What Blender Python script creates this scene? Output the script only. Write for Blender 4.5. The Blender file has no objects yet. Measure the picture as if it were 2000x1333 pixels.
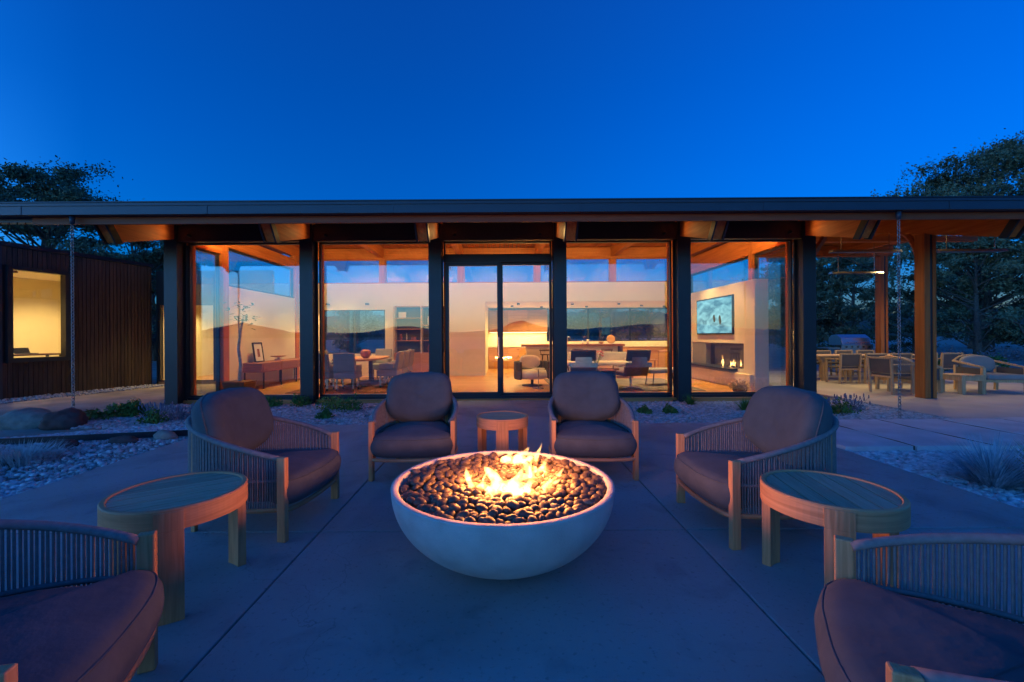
import bpy, math, random
import numpy as np
from mathutils import Vector, Matrix, noise as mnoise

R = math.radians
rnd = random.Random(7)
sc = bpy.context.scene
COL = sc.collection

# ------------------------------------------------------------------ camera
cam = bpy.data.cameras.new("camera")
cam.sensor_width = 36.0
cam.lens = 15.12
cam.shift_x = 0.010
cam.shift_y = -0.00475
cam.clip_start = 0.05
cam.clip_end = 12000
cam_o = bpy.data.objects.new("camera", cam)
COL.objects.link(cam_o)
cam_o.matrix_world = Matrix.Translation((0, 0, 1.37)) @ Matrix.Rotation(R(90), 4, 'X') @ Matrix.Rotation(R(-0.35), 4, 'Z')
sc.camera = cam_o

# ------------------------------------------------------------------ sky: dusk, the sun just gone down behind the camera
world = bpy.data.worlds.new("World")
sc.world = world
world.use_nodes = True
wn, wl = world.node_tree.nodes, world.node_tree.links
bg = wn['Background']
bg.inputs['Strength'].default_value = 0.12
sky = wn.new('ShaderNodeTexSky')
sky.sky_type = 'NISHITA'
sky.sun_disc = False
sky.sun_elevation = R(1.5)
sky.sun_rotation = R(245)              # west lies to the left and behind
sky.ozone_density = 7.3
sky.air_density = 1.0
sky.dust_density = 0.3
tc = wn.new('ShaderNodeTexCoord')
sep = wn.new('ShaderNodeSeparateXYZ')
wl.new(tc.outputs['Generated'], sep.inputs[0])
west = wn.new('ShaderNodeMapRange')            # 0 in the east, 1 in the west where the sun went down
west.inputs['From Min'].default_value = 0.0
west.inputs['From Max'].default_value = 1.0
wdot = wn.new('ShaderNodeVectorMath'); wdot.operation = 'DOT_PRODUCT'
wdot.inputs[1].default_value = (math.sin(R(226)), math.cos(R(226)), 0)
wl.new(tc.outputs['Generated'], wdot.inputs[0])
wl.new(wdot.outputs['Value'], west.inputs['Value'])
ramp = wn.new('ShaderNodeValToRGB')
cr = ramp.color_ramp
cr.elements[0].position = 0.0;  cr.elements[0].color = (0.66, 0.56, 0.36, 1)
cr.elements[1].position = 1.0;  cr.elements[1].color = (0, 0, 0, 1)
for p, c in ((0.035, (0.55, 0.72, 0.60)), (0.075, (0.32, 0.78, 0.95)), (0.12, (0.2, 0.72, 1.3)), (0.19, (0.07, 0.46, 1.15)), (0.4, (0.01, 0.13, 0.42))):
    e = cr.elements.new(p); e.color = (*c, 1)
wl.new(sep.outputs['Z'], ramp.inputs[0])
glow = wn.new('ShaderNodeMix'); glow.data_type = 'RGBA'; glow.blend_type = 'MIX'
glow.inputs[6].default_value = (0, 0, 0, 1)
wl.new(west.outputs[0], glow.inputs['Factor'])
wl.new(ramp.outputs[0], glow.inputs[7])
glow2 = wn.new('ShaderNodeVectorMath'); glow2.operation = 'MULTIPLY'
glow2.inputs[1].default_value = (2.0, 2.0, 2.0)
wl.new(glow.outputs[2], glow2.inputs[0])
addw = wn.new('ShaderNodeVectorMath'); addw.operation = 'ADD'
wl.new(sky.outputs[0], addw.inputs[0])
wl.new(glow2.outputs[0], addw.inputs[1])
wl.new(addw.outputs[0], bg.inputs['Color'])

vs = sc.view_settings
vs.view_transform = 'Standard'
vs.look = 'None'
vs.gamma = 1.0
vs.exposure = 2.74
sc.cycles.use_denoising = True
sc.cycles.max_bounces = 8
sc.cycles.transparent_max_bounces = 24
sc.cycles.sample_clamp_indirect = 3.0
sc.cycles.caustics_reflective = False
sc.cycles.caustics_refractive = False

# ------------------------------------------------------------------ materials
MATS = {}
def _nodes(name):
    m = bpy.data.materials.new(name)
    m.use_nodes = True
    MATS[name] = m
    return m, m.node_tree.nodes, m.node_tree.links

def mat(name, col, rough=0.6, metal=0.0, var=0.12, scale=6.0, bump=0.0, bscale=80.0, spec=0.5, sheen=0.0, coords='Object'):
    m, n, l = _nodes(name)
    b = n['Principled BSDF']
    b.inputs['Roughness'].default_value = rough
    b.inputs['Metallic'].default_value = metal
    b.inputs['Specular IOR Level'].default_value = spec
    b.inputs['Sheen Weight'].default_value = sheen
    t = n.new('ShaderNodeTexCoord')
    nz = n.new('ShaderNodeTexNoise')
    nz.inputs['Scale'].default_value = scale
    nz.inputs['Detail'].default_value = 6
    l.new(t.outputs[coords], nz.inputs['Vector'])
    r = n.new('ShaderNodeValToRGB')
    r.color_ramp.elements[0].position = 0.3
    r.color_ramp.elements[1].position = 0.7
    r.color_ramp.elements[0].color = (*[c * (1 - var) for c in col], 1)
    r.color_ramp.elements[1].color = (*[min(1, c * (1 + var)) for c in col], 1)
    l.new(nz.outputs['Fac'], r.inputs[0])
    l.new(r.outputs[0], b.inputs['Base Color'])
    if bump:
        n2 = n.new('ShaderNodeTexNoise'); n2.inputs['Scale'].default_value = bscale; n2.inputs['Detail'].default_value = 4
        l.new(t.outputs[coords], n2.inputs['Vector'])
        bp = n.new('ShaderNodeBump'); bp.inputs['Strength'].default_value = bump; bp.inputs['Distance'].default_value = 0.01
        l.new(n2.outputs['Fac'], bp.inputs['Height'])
        l.new(bp.outputs[0], b.inputs['Normal'])
    return m

def wood(name, c1, c2, axis='Z', freq=22.0, rough=0.55, stretch=0.05, bump=0.15):
    m, n, l = _nodes(name)
    b = n['Principled BSDF']; b.inputs['Roughness'].default_value = rough
    b.inputs['Specular IOR Level'].default_value = 0.35
    t = n.new('ShaderNodeTexCoord'); mp = n.new('ShaderNodeMapping')
    oi = n.new('ShaderNodeObjectInfo')
    ad = n.new('ShaderNodeVectorMath'); ad.operation = 'ADD'
    l.new(t.outputs['Object'], ad.inputs[0])
    sp = n.new('ShaderNodeVectorMath'); sp.operation = 'SCALE'
    sp.inputs[0].default_value = (13, 7, 5)
    l.new(oi.outputs['Random'], sp.inputs['Scale'])
    l.new(sp.outputs[0], ad.inputs[1])
    s = [stretch if c in axis else 1.0 for c in 'XYZ']
    mp.inputs['Scale'].default_value = s
    l.new(ad.outputs[0], mp.inputs['Vector'])
    nz = n.new('ShaderNodeTexNoise'); nz.inputs['Scale'].default_value = freq; nz.inputs['Detail'].default_value = 5; nz.inputs['Distortion'].default_value = 0.6
    l.new(mp.outputs[0], nz.inputs['Vector'])
    r = n.new('ShaderNodeValToRGB')
    r.color_ramp.elements[0].position = 0.32; r.color_ramp.elements[0].color = (*c1, 1)
    r.color_ramp.elements[1].position = 0.68; r.color_ramp.elements[1].color = (*c2, 1)
    l.new(nz.outputs['Fac'], r.inputs[0])
    hv = n.new('ShaderNodeHueSaturation')
    mr = n.new('ShaderNodeMapRange'); mr.inputs['To Min'].default_value = 0.82; mr.inputs['To Max'].default_value = 1.14
    l.new(oi.outputs['Random'], mr.inputs['Value'])
    l.new(mr.outputs[0], hv.inputs['Value'])
    l.new(r.outputs[0], hv.inputs['Color'])
    l.new(hv.outputs[0], b.inputs['Base Color'])
    bp = n.new('ShaderNodeBump'); bp.inputs['Strength'].default_value = bump; bp.inputs['Distance'].default_value = 0.004
    l.new(nz.outputs['Fac'], bp.inputs['Height']); l.new(bp.outputs[0], b.inputs['Normal'])
    return m

def glass(name, ior=0.05, tintc=(0.96, 0.98, 0.97)):
    m, n, l = _nodes(name)
    n.remove(n['Principled BSDF'])
    tr = n.new('ShaderNodeBsdfTransparent'); tr.inputs[0].default_value = (*tintc, 1)
    gl = n.new('ShaderNodeBsdfGlossy'); gl.inputs['Roughness'].default_value = 0.0; gl.inputs['Color'].default_value = (1, 1, 1, 1)
    lw = n.new('ShaderNodeLayerWeight'); lw.inputs[0].default_value = 0.5      # Facing = 1 - cos, same on both faces of the pane
    pw = n.new('ShaderNodeMath'); pw.operation = 'POWER'; pw.inputs[1].default_value = 5.0
    l.new(lw.outputs['Facing'], pw.inputs[0])
    fr = n.new('ShaderNodeMapRange'); fr.inputs['To Min'].default_value = ior; fr.inputs['To Max'].default_value = 1.0
    l.new(pw.outputs[0], fr.inputs['Value'])
    mx = n.new('ShaderNodeMixShader')
    l.new(fr.outputs[0], mx.inputs[0]); l.new(tr.outputs[0], mx.inputs[1]); l.new(gl.outputs[0], mx.inputs[2])
    l.new(mx.outputs[0], n['Material Output'].inputs[0])
    return m

def emit(name, col, strength):
    m, n, l = _nodes(name)
    n.remove(n['Principled BSDF'])
    e = n.new('ShaderNodeEmission'); e.inputs[0].default_value = (*col, 1); e.inputs[1].default_value = strength
    l.new(e.outputs[0], n['Material Output'].inputs[0])
    return m

def flame_mat(name, strength):
    m, n, l = _nodes(name)
    n.remove(n['Principled BSDF'])
    e = n.new('ShaderNodeEmission'); e.inputs[0].default_value = (1.0, 0.46, 0.13, 1)
    t = n.new('ShaderNodeTexCoord'); nz = n.new('ShaderNodeTexNoise'); nz.inputs['Scale'].default_value = 16.0; nz.inputs['Detail'].default_value = 1
    l.new(t.outputs['Object'], nz.inputs['Vector'])
    mr = n.new('ShaderNodeMapRange'); mr.inputs['From Min'].default_value = 0.36; mr.inputs['From Max'].default_value = 0.56
    mr.inputs['To Min'].default_value = strength * 0.2; mr.inputs['To Max'].default_value = strength
    l.new(nz.outputs['Fac'], mr.inputs['Value']); l.new(mr.outputs[0], e.inputs[1])
    l.new(e.outputs[0], n['Material Output'].inputs['Volume'])
    return m

def concrete(name, col):
    m = mat(name, col, 0.7, var=0.10, scale=1.1, bump=0.25, bscale=120)
    n, l = m.node_tree.nodes, m.node_tree.links
    b = n['Principled BSDF']; t = n.new('ShaderNodeNewGeometry'); src = b.inputs['Base Color'].links[0].from_socket
    def layer(src, scale, lo, hi, c, detail=5, dist=0.0):
        z = n.new('ShaderNodeTexNoise'); z.inputs['Scale'].default_value = scale; z.inputs['Detail'].default_value = detail; z.inputs['Distortion'].default_value = dist
        l.new(t.outputs['Position'], z.inputs['Vector'])
        r = n.new('ShaderNodeMapRange'); r.inputs['From Min'].default_value = lo; r.inputs['From Max'].default_value = hi; l.new(z.outputs['Fac'], r.inputs['Value'])
        x = n.new('ShaderNodeMix'); x.data_type = 'RGBA'; x.blend_type = 'MULTIPLY'; x.inputs[7].default_value = (*c, 1)
        l.new(r.outputs[0], x.inputs['Factor']); l.new(src, x.inputs[6]); return x.outputs[2]
    src = layer(src, 0.55, .48, .66, (.72, .71, .70), 6, 1.2)      # broad damp stains
    src = layer(src, 3.2, .56, .70, (.80, .80, .80), 5, .6)        # trowel mottling
    src = layer(src, 38.0, .60, .72, (.72, .72, .72), 3)           # grit
    v = n.new('ShaderNodeTexVoronoi'); v.feature = 'DISTANCE_TO_EDGE'; v.inputs['Scale'].default_value = .42
    wv = n.new('ShaderNodeTexNoise'); wv.inputs['Scale'].default_value = 2.2; wv.inputs['Detail'].default_value = 6; l.new(t.outputs['Position'], wv.inputs['Vector'])
    av = n.new('ShaderNodeVectorMath'); av.operation = 'ADD'; l.new(t.outputs['Position'], av.inputs[0]); l.new(wv.outputs['Color'], av.inputs[1]); l.new(av.outputs[0], v.inputs['Vector'])
    cr_ = n.new('ShaderNodeMapRange'); cr_.inputs['From Min'].default_value = 0; cr_.inputs['From Max'].default_value = .0022; cr_.inputs['To Min'].default_value = .55; cr_.inputs['To Max'].default_value = 0
    l.new(v.outputs['Distance'], cr_.inputs['Value'])
    x = n.new('ShaderNodeMix'); x.data_type = 'RGBA'; x.blend_type = 'MULTIPLY'; x.inputs[7].default_value = (.45, .45, .45, 1)
    l.new(cr_.outputs[0], x.inputs['Factor']); l.new(src, x.inputs[6]); l.new(x.outputs[2], b.inputs['Base Color'])
concrete('concrete', (0.315, 0.325, 0.31))
mat('concrete_pale', (0.40, 0.37, 0.34), 0.7, var=0.14, scale=1.2, bump=0.1, bscale=60)
mat('bowl_concrete', (0.55, 0.50, 0.465), 0.75, var=0.12, scale=7, bump=0.45, bscale=150)
mat('dirt', (0.27, 0.22, 0.19), 0.95, var=0.3, scale=1.5, bump=0.6, bscale=30)
mat('far_ground', (0.055, 0.062, 0.05), 0.95, var=0.35, scale=0.02)
mat('mountain', (0.15, 0.18, 0.22), 0.95, var=0.3, scale=0.004)  # paler and bluer: distance haze is put into the base colour
mat('gravel', (0.38, 0.375, 0.37), 0.85, var=0.45, scale=14)
mat('gravel_left', (0.48, 0.49, 0.50), 0.85, var=0.5, scale=17)
mat('slab', (0.54, 0.52, 0.51), 0.75, var=0.16, scale=2.5, bump=0.25, bscale=18)
mat('bedding', (0.085, 0.07, 0.06), 0.95, var=0.3, scale=20, bump=0.5, bscale=60)
mat('pebble', (0.098, 0.070, 0.052), 0.48, var=0.75, scale=5, bump=0.15, bscale=90, spec=0.5)
mat('steel', (0.026, 0.033, 0.043), 0.35, metal=0.4, var=0.1, scale=3)
mat('gutter', (0.022, 0.038, 0.058), 0.36, metal=0.0, var=0.08, scale=2)
mat('black', (0.012, 0.012, 0.014), 0.5)
mat('chrome', (0.55, 0.55, 0.56), 0.25, metal=1.0, var=0.03)
mat('stainless', (0.45, 0.46, 0.48), 0.3, metal=1.0, var=0.05)
mat('chain', (0.30, 0.29, 0.28), 0.4, metal=0.8)
wood('glulam_y', (0.38, 0.10, 0.018), (0.54, 0.175, 0.04), 'Y')
wood('glulam_x', (0.38, 0.10, 0.018), (0.54, 0.175, 0.04), 'X')
wood('glulam_z', (0.38, 0.10, 0.018), (0.54, 0.175, 0.04), 'Z')
wood('ceiling_wood', (0.34, 0.09, 0.02), (0.54, 0.17, 0.04), 'Y', freq=12)
wood('fascia_wood', (0.21, 0.05, 0.018), (0.31, 0.085, 0.03), 'X')
wood('teak_z', (0.44, 0.205, 0.09), (0.62, 0.315, 0.15), 'Z', freq=60, stretch=0.06)
wood('teak_x', (0.44, 0.205, 0.09), (0.62, 0.315, 0.15), 'XY', freq=60, stretch=0.05)
wood('teak_grey', (0.40, 0.27, 0.165), (0.56, 0.40, 0.26), 'X', freq=60, stretch=0.06)
wood('patio_teak', (0.42, 0.27, 0.14), (0.58, 0.40, 0.23), 'Z', freq=40)
wood('cladding', (0.036, 0.024, 0.019), (0.078, 0.050, 0.038), 'Z', freq=30, rough=0.7)
wood('walnut', (0.24, 0.085, 0.028), (0.40, 0.155, 0.055), 'X', freq=30)
wood('oak', (0.42, 0.20, 0.07), (0.56, 0.29, 0.11), 'X', freq=30)
wood('floor_wood', (0.36, 0.17, 0.055), (0.50, 0.25, 0.09), 'X', freq=8, rough=0.32, bump=0.04)
mat('cushion', (0.080, 0.098, 0.108), 0.95, var=0.10, scale=9, bump=0.5, bscale=16, spec=0.15, sheen=0.05)
mat('rope', (0.21, 0.195, 0.19), 0.9, var=0.15, scale=40, spec=0.2)
mat('dark_fabric', (0.10, 0.09, 0.09), 0.9, var=0.08)
mat('grey_fabric', (0.27, 0.26, 0.25), 0.9, var=0.06)
mat('cream_fabric', (0.62, 0.54, 0.42), 0.9, var=0.06)
mat('white_wall', (0.74, 0.68, 0.56), 0.85, var=0.02)
mat('cream_wall', (0.72, 0.63, 0.46), 0.85, var=0.02)
mat('stone_splash', (0.68, 0.62, 0.48), 0.5, var=0.12, scale=20)
mat('leather_brown', (0.11, 0.06, 0.045), 0.45, var=0.1)
mat('rug', (0.17, 0.14, 0.115), 0.98, var=0.4, scale=5, bump=0.4, bscale=200)
mat('rug_red', (0.20, 0.085, 0.05), 0.98, var=0.4, scale=8, bump=0.4, bscale=200)
mat('bark', (0.11, 0.085, 0.07), 0.95, var=0.35, scale=9, bump=0.8, bscale=25)
mat('bark_pale', (0.55, 0.50, 0.44), 0.9, var=0.3, scale=14)
mat('leaf_tree', (0.14, 0.17, 0.10), 0.8, var=0.6, scale=0.9, spec=0.2)
mat('leaf_tree_dark', (0.09, 0.118, 0.078), 0.8, var=0.5, scale=0.7, spec=0.2)
mat('leaf_green', (0.09, 0.17, 0.035), 0.7, var=0.4, scale=8, spec=0.3)
mat('leaf_yellow', (0.20, 0.22, 0.045), 0.7, var=0.4, scale=8, spec=0.3)
mat('leaf_lavender', (0.17, 0.18, 0.21), 0.8, var=0.35, scale=10)
mat('flower_purple', (0.16, 0.15, 0.21), 0.8, var=0.3, scale=10)
mat('blade_blue', (0.30, 0.40, 0.46), 0.7, var=0.5, scale=9, spec=0.3)
mat('blade_silver', (0.48, 0.49, 0.48), 0.8, var=0.3, scale=9)
mat('twig', (0.10, 0.06, 0.045), 0.9)
mat('boulder_red', (0.085, 0.05, 0.045), 0.9, var=0.4, scale=5, bump=0.8, bscale=12)
mat('boulder_pale', (0.24, 0.215, 0.18), 0.92, var=0.3, scale=7, bump=0.8, bscale=20)
mat('vase_red', (0.35, 0.11, 0.05), 0.35, var=0.25, scale=20)
mat('planter', (0.16, 0.075, 0.04), 0.6)
mat('paper', (0.75, 0.72, 0.66), 0.8, var=0.02)
mat('pink', (0.65, 0.18, 0.16), 0.7)
mat('dried', (0.50, 0.38, 0.27), 0.9, var=0.4, scale=30)
mat('book', (0.30, 0.10, 0.07), 0.7, var=0.5, scale=12)
mat('ceramic', (0.72, 0.66, 0.55), 0.4, var=0.05)
mat('grey_panel', (0.25, 0.23, 0.20), 0.6, var=0.08)
glass('glass_front', 0.10)
glass('glass_side', 0.05)
flame_mat('flame', 34.0)
emit('lens', (1.0, 0.80, 0.52), 3.0)
emit('led', (1.0, 0.72, 0.38), 1.2)
# the television picture: a pale blue snow field with drifting bands
def screen_mat():
    m, n, l = _nodes('tv_screen')
    n.remove(n['Principled BSDF'])
    e = n.new('ShaderNodeEmission')
    t = n.new('ShaderNodeTexCoord'); mp = n.new('ShaderNodeMapping'); mp.inputs['Scale'].default_value = (1, 1.2, 3.0)
    nz = n.new('ShaderNodeTexNoise'); nz.inputs['Scale'].default_value = 1.7; nz.inputs['Detail'].default_value = 7; nz.inputs['Distortion'].default_value = 0.8
    r = n.new('ShaderNodeValToRGB')
    r.color_ramp.elements[0].position = 0.36; r.color_ramp.elements[0].color = (0.06, 0.15, 0.20, 1)
    r.color_ramp.elements[1].position = 0.62; r.color_ramp.elements[1].color = (0.20, 0.42, 0.46, 1)
    l.new(t.outputs['Object'], mp.inputs[0]); l.new(mp.outputs[0], nz.inputs['Vector']); l.new(nz.outputs['Fac'], r.inputs[0])
    l.new(r.outputs[0], e.inputs[0]); e.inputs[1].default_value = 0.30
    l.new(e.outputs[0], n['Material Output'].inputs[0])
screen_mat()

# ------------------------------------------------------------------ mesh helpers
class MB:
    def __init__(s): s.v = []; s.f = []
    def add(s, v, f):
        o = len(s.v); s.v += [tuple(p) for p in v]; s.f += [tuple(i + o for i in q) for q in f]; return s
    def box(s, x0, x1, y0, y1, z0, z1):
        return s.add([(x0, y0, z0), (x1, y0, z0), (x1, y1, z0), (x0, y1, z0), (x0, y0, z1), (x1, y0, z1), (x1, y1, z1), (x0, y1, z1)],
                     [(0, 3, 2, 1), (4, 5, 6, 7), (0, 1, 5, 4), (1, 2, 6, 5), (2, 3, 7, 6), (3, 0, 4, 7)])
    def mbox(s, M, sx, sy, sz):
        v = [M @ Vector((a * sx / 2, b * sy / 2, c * sz / 2)) for c in (-1, 1) for a, b in ((-1, -1), (1, -1), (1, 1), (-1, 1))]
        return s.add(v, [(0, 3, 2, 1), (4, 5, 6, 7), (0, 1, 5, 4), (1, 2, 6, 5), (2, 3, 7, 6), (3, 0, 4, 7)])
    def beam(s, a, b, w, h, up=Vector((0, 0, 1))):
        a, b = Vector(a), Vector(b); d = (b - a); L = d.length; d.normalize()
        x = d.cross(up)
        if x.length < 1e-4: x = Vector((1, 0, 0))
        x.normalize(); u = x.cross(d)
        M = Matrix((x, d, u)).transposed().to_4x4(); M.translation = (a + b) / 2
        return s.mbox(M, w, L, h)
    def tube(s, pts, rad, n=8, closed=False, flat=1.0, cap=True):
        pts = [Vector(p) for p in pts]; m = len(pts)
        rad = rad if hasattr(rad, '__len__') else [rad] * m
        V = []; F = []
        t0 = None; x = None
        for i in range(m):
            if closed: t = pts[(i + 1) % m] - pts[i - 1]
            else: t = pts[min(i + 1, m - 1)] - pts[max(i - 1, 0)]
            t.normalize()
            if x is None:
                x = t.cross(Vector((0, 0, 1)))
                if x.length < 1e-3: x = Vector((1, 0, 0))
                x.normalize()
            else:
                x = (x - t * x.dot(t))
                if x.length < 1e-6: x = t.orthogonal()
                x.normalize()
            y = x.cross(t)
            for k in range(n):
                a = 2 * math.pi * k / n
                V.append(pts[i] + x * (math.cos(a) * rad[i]) + y * (math.sin(a) * rad[i] * flat))
        for i in range(m if closed else m - 1):
            j = (i + 1) % m
            for k in range(n):
                F.append((i * n + k, j * n + k, j * n + (k + 1) % n, i * n + (k + 1) % n))
        if cap and not closed:
            F.append(tuple(range(n))); F.append(tuple((m - 1) * n + k for k in reversed(range(n))))
        return s.add(V, F)
    def lathe(s, prof, n=48, c=(0, 0, 0)):
        V = []; F = []; m = len(prof)
        for r, z in prof:
            for k in range(n):
                a = 2 * math.pi * k / n; V.append((c[0] + r * math.cos(a), c[1] + r * math.sin(a), c[2] + z))
        for i in range(m - 1):
            for k in range(n):
                F.append((i * n + k, i * n + (k + 1) % n, (i + 1) * n + (k + 1) % n, (i + 1) * n + k))
        if prof[0][0] > 1e-5: F.append(tuple(reversed(range(n))))
        if prof[-1][0] > 1e-5: F.append(tuple((m - 1) * n + k for k in range(n)))
        return s.add(V, F)
    def prism(s, out, z0, z1):
        n = len(out)
        return s.add([(x, y, z0) for x, y in out] + [(x, y, z1) for x, y in out],
                     [tuple(reversed(range(n))), tuple(range(n, 2 * n))] + [(i, (i + 1) % n, n + (i + 1) % n, n + i) for i in range(n)])
    def yzprism(s, out, x0, x1):
        n = len(out)
        return s.add([(x0, y, z) for y, z in out] + [(x1, y, z) for y, z in out],
                     [tuple(range(n)), tuple(reversed(range(n, 2 * n)))] + [(n + i, n + (i + 1) % n, (i + 1) % n, i) for i in range(n)])
    def loops(s, L):
        n = len(L[0]); V = [p for q in L for p in q]; F = []
        for i in range(len(L) - 1):
            for k in range(n):
                F.append((i * n + k, i * n + (k + 1) % n, (i + 1) * n + (k + 1) % n, (i + 1) * n + k))
        F.append(tuple(reversed(range(n)))); F.append(tuple((len(L) - 1) * n + k for k in range(n)))
        return s.add(V, F)
    def mesh(s, name, smooth=False):
        me = bpy.data.meshes.new(name); me.from_pydata(s.v, [], s.f)
        if smooth: me.polygons.foreach_set('use_smooth', [True] * len(me.polygons))
        me.update(); return me

def npmesh(name, V, F, smooth=False):
    me = bpy.data.meshes.new(name)
    F = np.asarray(F, dtype=np.int32); k = F.shape[1]
    me.vertices.add(len(V)); me.vertices.foreach_set('co', np.asarray(V, dtype=np.float32).ravel())
    me.loops.add(F.size); me.loops.foreach_set('vertex_index', F.ravel())
    me.polygons.add(len(F)); me.polygons.foreach_set('loop_start', np.arange(0, F.size, k, dtype=np.int32))
    me.polygons.foreach_set('loop_total', np.full(len(F), k, dtype=np.int32))
    if smooth: me.polygons.foreach_set('use_smooth', np.ones(len(F), dtype=bool))
    me.update(calc_edges=True); me.validate(); return me

def link(name, me, m, parent=None, world=False):
    if m is not None and not me.materials: me.materials.append(MATS[m])
    o = bpy.data.objects.new(name, me); COL.objects.link(o)
    if parent is not None:
        o.parent = parent
        if world:
            p = parent; off = Vector((0, 0, 0))
            while p: off += p.location; p = p.parent
            o.location = -off
    return o

def obj(name, mb, m, parent=None, smooth=False, bevel=0, world=False):
    o = link(name, mb.mesh(name, smooth), m, parent, world)
    if bevel:
        b = o.modifiers.new('bevel', 'BEVEL'); b.width = bevel; b.segments = 2; b.limit_method = 'ANGLE'; b.angle_limit = R(40)
    return o

def W(name, mb, m, parent, **k): return obj(name, mb, m, parent, world=True, **k)

def tag(o, label=None, cat=None, group=None, kind=None):
    if label: o['label'] = label
    if cat: o['category'] = cat
    if group: o['group'] = group
    if kind: o['kind'] = kind
    return o

def thing(name, label, cat, loc=(0, 0, 0), rz=0, group=None):
    o = bpy.data.objects.new(name, None); COL.objects.link(o); o.empty_display_size = 0.1
    o.location = loc; o.rotation_euler = (0, 0, rz)
    return tag(o, label, cat, group)

def kids(o): return [c for c in bpy.data.objects if c.parent == o]
def copy_tree(o, parent=None):
    c = o.copy(); COL.objects.link(c); c.parent = parent
    for ch in kids(o): copy_tree(ch, c)
    return c
def dup(o, loc, rz, label=None, group=None, scale=None):
    c = copy_tree(o); c.location = loc; c.rotation_euler = (0, 0, rz)
    if scale: c.scale = (scale,) * 3 if not hasattr(scale, '__len__') else scale
    if label: c['label'] = label
    if group: c['group'] = group
    return c

def lamp(kind, loc, power, col, parent=None, size=0.1, rot=(0, 0, 0), spot=None, blend=0.6):
    L = bpy.data.lights.new('light', kind); L.energy = power * 0.80; L.color = col
    if kind == 'AREA': L.shape = 'DISK'; L.size = size
    else: L.shadow_soft_size = size
    if spot: L.spot_size = R(spot); L.spot_blend = blend
    o = bpy.data.objects.new('light', L); COL.objects.link(o); o.rotation_euler = rot
    o.parent = parent
    p = parent; off = Vector((0, 0, 0))
    while p: off += p.location; p = p.parent
    o.location = Vector(loc) - off
    return o

WARM = (1.0, 0.68, 0.255)
def downlight(loc, label, power, spot=110, group=None, r=0.055, rot=(0, 0, 0), col=WARM, body=0.05):
    t = thing('downlight', label, 'downlight', loc, 0, group)
    obj('trim', MB().lathe([(r, 0.0), (r * 1.25, 0.0), (r * 1.25, body), (r, body)], 20), 'black', t)
    obj('lens', MB().lathe([(r * 0.98, 0.012), (r * 0.98, 0.02)], 20), 'lens', t)
    lamp('SPOT', (loc[0], loc[1], loc[2] - 0.01), power, col, t, size=0.05, spot=spot, rot=rot)
    return t

# ------------------------------------------------------------------ ground, hills behind the camera
def grid_ground():
    xs = np.concatenate([np.linspace(-5000, -60, 12), np.linspace(-50, 50, 60), np.linspace(60, 5000, 12)])
    V = []; F = []
    n = len(xs)
    for y in xs:
        for x in xs:
            d = math.hypot(x, y - 8)
            z = -0.05
            if d > 22: z += min(2.0, (d - 22) * 0.02) * mnoise.noise(Vector((x * 0.02, y * 0.02, 3)))
            if d > 500: z = -0.5
            V.append((x, y, z))
    for j in range(n - 1):
        for i in range(n - 1):
            F.append((j * n + i, j * n + i + 1, (j + 1) * n + i + 1, (j + 1) * n + i))
    return npmesh('ground', V, F, True)
g = link('ground', grid_ground(), 'dirt'); tag(g, 'bare brown earth around the house reaching to the horizon', 'ground', kind='structure')

def ridge(name, label, y0, hfun, depth, m):
    V = []; F = []; xs = np.linspace(-4800, 4800, 900)
    for x in xs:
        h = max(2.0, hfun(x))
        for k, q in enumerate((0.0, 0.35, 0.7, 1.0, 1.6)):
            hh = (0, 0.5, 0.82, 1.0, 0)[k] * h
            hh += (0 if k in (0, 4) else mnoise.noise(Vector((x * 0.006, k * 3.1, y0))) * h * 0.10)
            V.append((x, y0 - q * depth, hh - 3))
    for i in range(len(xs) - 1):
        for k in range(4): F.append((i * 5 + k, i * 5 + k + 1, (i + 1) * 5 + k + 1, (i + 1) * 5 + k))
    o = link(name, npmesh(name, V, F, True), m); tag(o, label, 'hills', kind='structure'); return o
def bump(x, c, w, h): return h * math.exp(-((x - c) / w) ** 2)
def peak(x, c, w, h): return max(0.0, h * (1 - abs(x - c) / w))
ridge('mountains', 'dark range of mountains far behind the patio', -3300,
      lambda x: 22 + peak(x, -2300, 420, 85) + bump(x, -2300, 900, 35) + bump(x, 150, 480, 62) + peak(x, 190, 180, 45) + bump(x, -880, 300, 70)
      + bump(x, 1500, 800, 85) + 14 * mnoise.fractal(Vector((x * 0.0022, 0, 0)), 1.0, 2.0, 4), 500, 'mountain')
ridge('foothills', 'low dark foothills in front of the mountains', -1500,
      lambda x: 14 + 9 * mnoise.fractal(Vector((x * 0.004, 7, 0)), 1.0, 2.0, 5) + 5 * abs(mnoise.noise(Vector((x * 0.06, 2, 1)))) * (1 + mnoise.noise(Vector((x * 0.013, 5, 1)))), 200, 'far_ground')

def wooded():
    V = []; F = []; xs = np.linspace(-700, 700, 700); ys = (230, 245, 262, 280, 330)
    for x in xs:
        h = 15 + 5 * mnoise.noise(Vector((x * .008, 1, 0)))
        for k, y in enumerate(ys):
            V.append((x + 60 * (k > 0) * 0, y, -1 + (0, .55, .85, 1, .9)[k] * h + (0 if k == 0 else 3.2 * abs(mnoise.noise(Vector((x * .16, k * 2.3, 4)))) + 1.5 * mnoise.noise(Vector((x * .5, k, 9))))))
    for i in range(len(xs) - 1):
        for k in range(4): F.append((i * 5 + k, (i + 1) * 5 + k, (i + 1) * 5 + k + 1, i * 5 + k + 1))
    o = link('wooded_hills', npmesh('wooded_hills', V, F), 'far_ground'); tag(o, 'low dark wooded hills on the horizon behind the house', 'hills', kind='structure')
wooded()

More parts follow.
